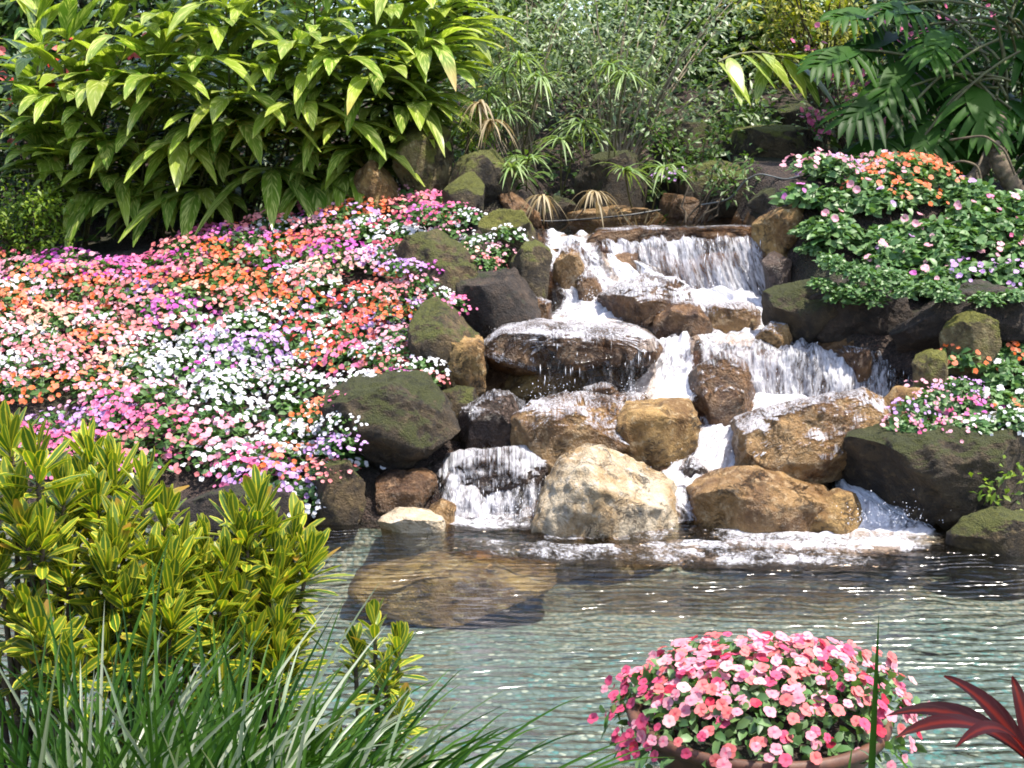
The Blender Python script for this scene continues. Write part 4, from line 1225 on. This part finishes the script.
# ------------------------------------------------------------------ umbrella sedges
def sedge(label, base, heads, mat='sedge', L=.36, nb=30, droop=.45, name="umbrella_sedge"):
    base = np.asarray(base)
    t = thing(name, label, "plant", base, "umbrella sedges above the top pool")
    ms, ml = MB(), MB()
    for h in heads:
        h = np.asarray(h) - np.array([0, .35, 0])
        tube(ms, bez(base + R.randn(3) * [.05, .05, 0], (base + h) / 2 + R.randn(3) * .06, h, 8), .007, 5)
        a = R.rand(nb) * 6.283
        d = np.stack([np.cos(a), np.sin(a), R.uniform(-.1, .9, nb)], -1)
        leaves(ml, np.tile(h, (nb, 1)), d, L * (.45 + .7 * R.rand(nb)) * (.75 if mat == 'dry' else 1), .021, droop=droop + .4 * R.rand(nb), fold=.3, nu=6, prof='blade')
    part("stalk", ms, M['palewood' if mat == 'dry' else 'cane'], t)
    part("blades", ml, M[mat], t)


for lab, b, hs, mt in [
        ("green umbrella sedge nearest the ginger, mid height", (480, 165, 13.2), [(488, 95, 13), (505, 112, 12.9), (475, 120, 13)], 'sedge'),
        ("tall green umbrella sedge in front of the silvery shrub", (520, 170, 13.2), [(520, 62, 13), (540, 80, 13), (505, 75, 13.1)], 'sedge'),
        ("green umbrella sedge with the brightest rosette, in the centre", (610, 180, 13.1), [(608, 68, 12.9), (622, 78, 12.8)], 'sedge'),
        ("small green umbrella sedge low over the dark boulder", (550, 195, 13.0), [(560, 140, 12.8), (580, 125, 12.9)], 'sedge'),
        ("low green umbrella sedge leaning beside the moss boulder", (530, 200, 12.7), [(528, 160, 12.5), (512, 168, 12.4)], 'sedge'),
        ("dry straw umbrella sedge bent over above the moss boulder", (520, 195, 12.8), [(492, 122, 12.6), (480, 105, 12.7)], 'dry'),
        ("dry pale umbrella sedge drooping to the top pool", (555, 175, 12.5), [(592, 192, 12.1), (542, 196, 12.1)], 'dry'),
        ("green umbrella sedge spraying over the pale flat stone", (640, 205, 12.7), [(622, 170, 12.5), (660, 168, 12.6)], 'sedge')]:
    sedge(lab, B(*b), [P(*q) for q in hs], mt, droop=.9 if mt == 'dry' else .45)

# strap-leaved tufts by the top pool
def tuft(label, base, n, L, W, mat, lean=(0, 0), spread=.6, droop=.5, name="grass_tuft", cat="grass tuft", group=None, pale=0, r=.07):
    base = np.asarray(base, float)
    t = thing(name, label, cat, base, group)
    mb = MB()
    a = R.rand(n) * 6.283
    s = spread * np.sqrt(R.rand(n))
    d = np.stack([np.cos(a) * s + lean[0], np.sin(a) * s + lean[1], np.ones(n)], -1)
    b = base + np.stack([np.cos(a), np.sin(a), a * 0], -1) * (r * R.rand(n))[:, None]
    LL = L * (.42 + .6 * R.rand(n)); dr = droop * (.3 + R.rand(n))
    m = R.rand(n) < pale
    if (~m).any(): leaves(mb, b[~m], d[~m], LL[~m], W, dr[~m], .35, 10, 'blade', up=np.array([0, -1, .3]))
    if (~m).any(): part("blades", mb, M[mat], t)
    if m.any():
        mb = MB(); leaves(mb, b[m], d[m], LL[m], W, dr[m], .35, 10, 'blade', up=np.array([0, -1, .3])); part("pale_blades", mb, M['palegrass'], t)


for lab, b, n, L, mt in [("small strap-leaved tuft between the moss boulder and sedges", (500, 150, 12.6), 40, .4, 'grass'),
                         ("strappy green tuft beside the purple flowers", (655, 190, 12.6), 40, .35, 'grass'),
                         ("yellowing strap tuft at the edge of the top pool", (640, 215, 12.1), 22, .4, 'dry'),
                         ("short green tuft at the left end of the top pool", (510, 205, 12.2), 26, .3, 'grass')]:
    tuft(lab, B(*b), n, L, .014, mt, spread=.9, group="strap tufts by the top pool")

# arching cane with hanging leaves
bs = B(870, 150, 13.4)
t = thing("ginger_cane", "single arching cane with big pale hanging leaves over the back boulders", "plant", bs)
ms, ml = MB(), MB()
pts = bez(bs, P(800, 20, 13.2), P(718, 62, 12.8), 16)
tube(ms, pts, .012, 6)
for k2 in range(9):
    i0 = 8 + k2 * 7 // 8
    p = pts[min(i0, 15)]
    leaves(ml, [p], [np.array([R.uniform(-.2, .5), -.35, -.25])], .5 * R.uniform(.75, 1.05), .15, droop=.45, fold=.15, nu=9)
leaves(ml, [pts[10], pts[9]], [[.8, -.3, -.05], [.9, -.2, .1]], [.65, .6], .2, droop=.3, fold=.15, nu=9)
part("cane", ms, M['cane'], t)
part("foliage", ml, M['ginger'], t)


# ------------------------------------------------------------------ lobed philodendron
def lobed_leaf(mb, p, d, up, L):
    d, up = nrm(np.asarray(d, float)), np.asarray(up, float)
    side = nrm(np.cross(d, up)); up = np.cross(side, d)
    r = R.rand()
    leaves(mb, [p], [d], L, L * .40, droop=.25, fold=.15, nu=9, up=up, rnd=r)
    for sgn in (-1, 1):
        n = 9
        f = np.linspace(.0, .88, n)
        b = p + d * (f * L)[:, None] - np.array([0, 0, 1]) * (.25 * L * f ** 2)[:, None]
        ang = np.linspace(1.9, .45, n)
        dd = d * np.cos(ang)[:, None] + side * sgn * np.sin(ang)[:, None] + R.randn(n, 3) * .05
        ll = L * .60 * np.sin(np.linspace(.8, 2.65, n)) + .03
        leaves(mb, b, dd, ll * R.uniform(.85, 1.12, n), L * .125, droop=.5, fold=.3, nu=7, prof='leaf', up=up, rnd=np.full(n, r))


bs = B(985, 205, 12.6)
t = thing("philodendron", "dark philodendron with huge lobed leaves and bare scarred trunks", "plant", bs)
ml, ms = MB(), MB()
for k2, (px, py, Y, dx, dz, L) in enumerate([
        (845, 50, 12.0, -.9, -.1, .75), (880, 95, 11.7, -1, -.25, .8), (870, 140, 11.6, -1, -.4, .7), (900, 60, 12.0, -.5, -.3, .8), (935, 30, 12.1, -.3, -.2, .8), (960, 80, 11.8, .1, -.5, .8),
        (990, 40, 12.0, .5, -.3, .8), (925, 120, 11.7, -.5, -.6, .7), (1000, 100, 11.8, .6, -.5, .7), (910, 10, 12.3, -.7, .1, .8), (975, -10, 12.4, .1, .1, .8), (860, 15, 12.4, -.9, .1, .7), (1020, 0, 12.2, .6, .1, .8),
        (890, 165, 11.6, -.8, -.5, .55), (950, 140, 11.8, -.2, -.8, .6), (1030, 65, 11.9, .5, -.6, .7), (885, 35, 12.3, -.8, -.1, .8), (915, 75, 12.2, -.7, -.4, .8), (940, 55, 12.3, -.1, -.5, .8), (970, 110, 12.2, -.3, -.6, .7), (1005, 15, 12.4, .2, -.3, .8), (1040, 100, 12.3, .1, -.6, .8), (1020, 130, 12.1, .2, -.8, .6), (900, 130, 12.2, -.6, -.5, .6)]):
    L *= .74; Y += .75; px = 860 + (px - 845) * .95
    p = P(px, py, Y)
    q = bs + np.array([R.uniform(-.1, .2), -.2, 1.2 + R.uniform(-.5, .3)])
    tube(ms, bez(q, (q + p) / 2 + np.array([0, 0, .25]), p, 8), .013, 6)
    lobed_leaf(ml, p, [dx, -.55, dz], [dx * .4, -.75, .8], L)
part("stem", ms, M['cane'], t)
part("foliage", ml, M['philo'], t)
for pts_, r_ in (([(1040, 215, 12.2), (1015, 190, 12.1), (1000, 165, 12.1), (995, 140, 12.2), (998, 118, 12.4)], .075), ([(955, 205, 12.1), (968, 185, 12.1), (985, 165, 12.3), (1000, 140, 12.6)], .06)):
    ms = MB()
    c = np.array([P(*q) for q in pts_]); tt = np.linspace(0, len(c) - 1, 60)
    sm = np.stack([np.interp(tt, np.arange(len(c)), c[:, i]) for i in range(3)], -1)
    for _ in range(12): sm[1:-1] = (sm[:-2] + sm[2:]) / 2 * .5 + sm[1:-1] * .5
    tube(ms, sm, r_ * (1 + .08 * np.sin(np.arange(60) * 1.6) + .05 * R.randn(60)), 14)
    part("trunk", ms, M['trunkbark'] if 'trunkbark' in M else M['palewood'], t)
for pts_ in ([(940, 168, 12.0), (960, 160, 11.9), (978, 165, 11.9), (982, 185, 11.9), (975, 205, 12)], [(950, 140, 12.2), (985, 135, 12), (1005, 150, 11.95), (1015, 175, 11.95)], [(985, 150, 12.1), (975, 175, 12), (990, 205, 12)]):
    ms = MB(); c = np.array([P(*q) for q in pts_]); tt = np.linspace(0, len(c) - 1, 30)
    sm = np.stack([np.interp(tt, np.arange(len(c)), c[:, i]) for i in range(3)], -1)
    for _ in range(6): sm[1:-1] = (sm[:-2] + sm[2:]) / 2 * .5 + sm[1:-1] * .5
    tube(ms, sm, .011, 6)
    part("aerial_root", ms, M['trunkbark'], t)

# hoses
for nm, lab, pts_, r_, mt in (("garden_hose", "thin grey hose looping beside the top pool's right rocks", [(700, 205, 12.2), (730, 200, 12.1), (745, 180, 12), (760, 173, 11.9), (785, 180, 11.6), (800, 176, 11.5)], .007, 'hose'),
                              ("water_pipe", "black pipe lying across the pale flat stone", [(510, 214, 11.9), (545, 222, 12.0), (590, 219, 12.0), (630, 215, 12.0), (660, 210, 12.1)], .008, 'pipe')):
    ms = MB(); c = np.array([P(*q) for q in pts_]); tt = np.linspace(0, len(c) - 1, 40)
    sm = np.stack([np.interp(tt, np.arange(len(c)), c[:, i]) for i in range(3)], -1)
    for _ in range(6): sm[1:-1] = (sm[:-2] + sm[2:]) / 2 * .5 + sm[1:-1] * .5
    tube(ms, sm, r_, 8)
    o = link(nm, ms.mesh(nm, M[mt], sm[0]), sm[0]); tag(o, lab, "hose")


# ------------------------------------------------------------------ foreground croton
def croton(label, base, heads, nl=26, L=.125):
    base = np.asarray(base, float)
    t = thing("croton_shrub", label, "shrub", base, "yellow crotons on the near bank")
    ms, ml = MB(), MB()
    for h in heads:
        h = np.asarray(h)
        b = base + R.randn(3) * [.05, .05, 0]
        ctrl = (b + h) / 2 + np.array([(h - b)[0] * .25, 0, -.05])
        pts = bez(b, ctrl, h, 10)
        tube(ms, pts, np.linspace(.011, .005, 10), 6)
        tan = nrm(pts[-1] - pts[-2])
        u = nrm(np.cross(tan, R.randn(3))); v = np.cross(tan, u)
        n = int(nl * R.uniform(.8, 1.25))
        f = np.linspace(0, 1, n)
        a = np.arange(n) * 2.4
        open_ = 1.25 - 1.05 * f
        d = tan * (.25 + .9 * f)[:, None] + (np.cos(a)[:, None] * u + np.sin(a)[:, None] * v) * open_[:, None] + R.randn(n, 3) * .1
        p = h + tan * (f * .09 - .06)[:, None]
        ll = L * (1.0 - .35 * f) * R.uniform(.8, 1.2, n)
        leaves(ml, p, d, ll, .024 * R.uniform(.8, 1.2, n), droop=R.uniform(-.12, .18, n), fold=.35, nu=6, prof='paddle', up=nrm(tan + R.randn(n, 3) * .2))
        m = 9; f2 = R.uniform(.45, .97, m) * 9; i0 = f2.astype(int)
        leaves(ml, pts[i0] + (pts[i0 + 1] - pts[i0]) * (f2 - i0)[:, None], nrm(R.randn(m, 3) * [.9, .9, .4] + [0, 0, .4]), L * R.uniform(.7, 1.1, m), .021, droop=.15, fold=.3, nu=6, prof='paddle')
    part("stem", ms, M['wood'], t)
    part("foliage", ml, M['croton'], t)


def heads(lst, f=.55):
    return [P(x + dx + R.uniform(-4, 4), y + dy, Y + dY) for x, y, Y in lst for dx, dy, dY in ((0, 0, 0), (R.uniform(-18, 18), R.uniform(14, 40), -.06)) if dx == 0 or R.rand() < f]


c1 = [(10, 450, 3.1), (35, 470, 3.0), (60, 500, 3.1), (15, 510, 3.0), (-20, 480, 3.1), (40, 545, 2.95), (0, 570, 2.95), (70, 580, 3.0), (25, 620, 2.9), (80, 540, 3.15), (-25, 540, 3.0), (60, 650, 2.9)]
c2 = [(115, 480, 3.25), (140, 495, 3.2), (95, 510, 3.15), (125, 535, 3.1), (165, 525, 3.2), (105, 570, 3.05), (150, 570, 3.1), (180, 560, 3.15), (130, 610, 3.0), (175, 605, 3.05), (100, 630, 3.0), (155, 650, 2.95), (90, 465, 3.3)]
c3 = [(205, 555, 3.25), (235, 530, 3.3), (255, 515, 3.35), (270, 545, 3.35), (225, 575, 3.2), (260, 580, 3.3), (285, 575, 3.35), (200, 610, 3.15), (240, 610, 3.2), (275, 615, 3.25), (215, 650, 3.1), (255, 650, 3.15), (190, 580, 3.2), (295, 540, 3.4), (280, 650, 3.2)]
c4 = [(378, 630, 3.3), (402, 652, 3.25), (355, 655, 3.3), (385, 682, 3.2), (398, 715, 3.15), (345, 740, 3.1)]
for lab, b, hs in (("yellow and green croton at the left edge of the picture", (10, 3.05), c1), ("yellow and green croton second from the left, under the pink flowers", (130, 3.15), c2),
                   ("yellow and green croton reaching over the pond's left edge", (240, 3.25), c3), ("small bright yellow croton behind the grass, apart from the others", (375, 3.25), c4)):
    x = (b[0] - CX) / F * b[1]
    croton(lab, gp(x, b[1]), heads(hs, 0 if hs is c4 else .5), *((15, .085) if hs is c4 else (24, .12)))

# strap grass in front
for i, (px, Y, n, L, lean, mt, pale, lab) in enumerate([
        (-20, 2.35, 60, .85, (.15, 0), 'grass', .25, "strap grass clump at the lower left corner"),
        (60, 2.3, 60, .80, (.10, 0), 'grass', .2, "strap grass clump second along from the lower left corner"),
        (140, 2.35, 60, .78, (.05, 0), 'grass', .25, "strap grass clump with whitish blades under the second croton"),
        (215, 2.4, 60, .78, (.1, 0), 'grass', .25, "strap grass clump below the croton at the pond edge"),
        (285, 2.4, 60, .72, (.35, 0), 'grass', .15, "strap grass clump left of the small croton"),
        (345, 2.4, 60, .78, (.55, 0), 'grass', .2, "strap grass clump leaning right in front of the small croton"),
        (400, 2.45, 46, .80, (.75, 0), 'grass', .3, "strap grass clump whose blades arch farthest over the water"),
        (180, 2.2, 40, .68, (.4, 0), 'grass', .1, "low strap grass clump along the bottom edge"),
        (20, 2.7, 60, .62, (.25, 0), 'grass', .2, "strap grass clump at the foot of the leftmost croton"),
        (120, 2.75, 60, .60, (.2, 0), 'grass', .25, "strap grass clump between the first and second croton stems"),
        (220, 2.8, 60, .60, (.3, 0), 'grass', .2, "strap grass clump at the foot of the croton reaching over the pond"),
        (310, 2.75, 60, .62, (.5, 0), 'grass', .2, "strap grass clump at the bare pond edge between the crotons"),
        (390, 2.7, 50, .62, (.7, 0), 'grass', .2, "strap grass clump hiding the base of the small croton"),
        (560, 2.5, 6, .55, (.7, 0), 'grass', .7, "sparse pale grass clump in front of the planter's left"),
        (770, 2.55, 8, .56, (.2, 0), 'grass', .6, "sparse grass clump in front of the planter's middle"),
        (850, 2.55, 9, .56, (-.1, 0), 'grass', .65, "pale grass clump right of the planter's front"),
        (990, 2.5, 16, .6, (-.1, 0), 'grass', .7, "pale grass clump under the maroon leaves")]):
    x = (px - CX) / F * Y
    tuft(lab, gp(x, Y), int(n * (3.2 if px < 320 else 1.9 if px < 450 else 1.2)), L * (1.24 if px < 320 else 1.06), .0088, mt, lean, .55, .6 if px < 250 else .85, "strap_grass_clump", "grass clump", "strap grass clumps on the near bank", pale, .06)
x = (893 - CX) / F * 2.6
b = gp(x, 2.6)
t = thing("reed", "single upright green reed in front of the planter's right end", "reed", b)
mb = MB(); leaves(mb, [b], [[.004, 0, 1]], P(897, 612, 2.6)[2] - b[2], .016, 0, .3, 12, 'blade', up=np.array([0, -1, 0])); part("blade", mb, M['grass'], t)

# maroon cordyline
b = gp((1060 - CX) / F * 2.5, 2.5)
t = thing("cordyline", "maroon red-leaved cordyline at the lower right corner", "plant", b)
ms, ml = MB(), MB()
top = P(1035, 768, 2.5)
tube(ms, [b, (b + top) / 2, top], .014, 7)
for px, py, dr, W, Y in ((886, 716, .55, .042, 2.4), (944, 676, .4, .044, 2.5), (895, 738, .55, .036, 2.3), (1012, 676, .25, .034, 2.6), (1060, 660, .2, .04, 2.6), (955, 748, .6, .03, 2.25), (1100, 690, .4, .05, 2.4)):
    tip = P(px, py, Y)
    v = tip - top; L = np.linalg.norm(v)
    q = v / L + np.array([0, 0, dr]); qn = np.linalg.norm(q)
    leaves(ml, [top], [q], L * qn, W, droop=dr / qn, fold=.25, nu=14, up=np.array([0, -.5, .8]), wave=.06)
part("stem", ms, M['wood'], t)
part("foliage", ml, M['redleaf'], t)
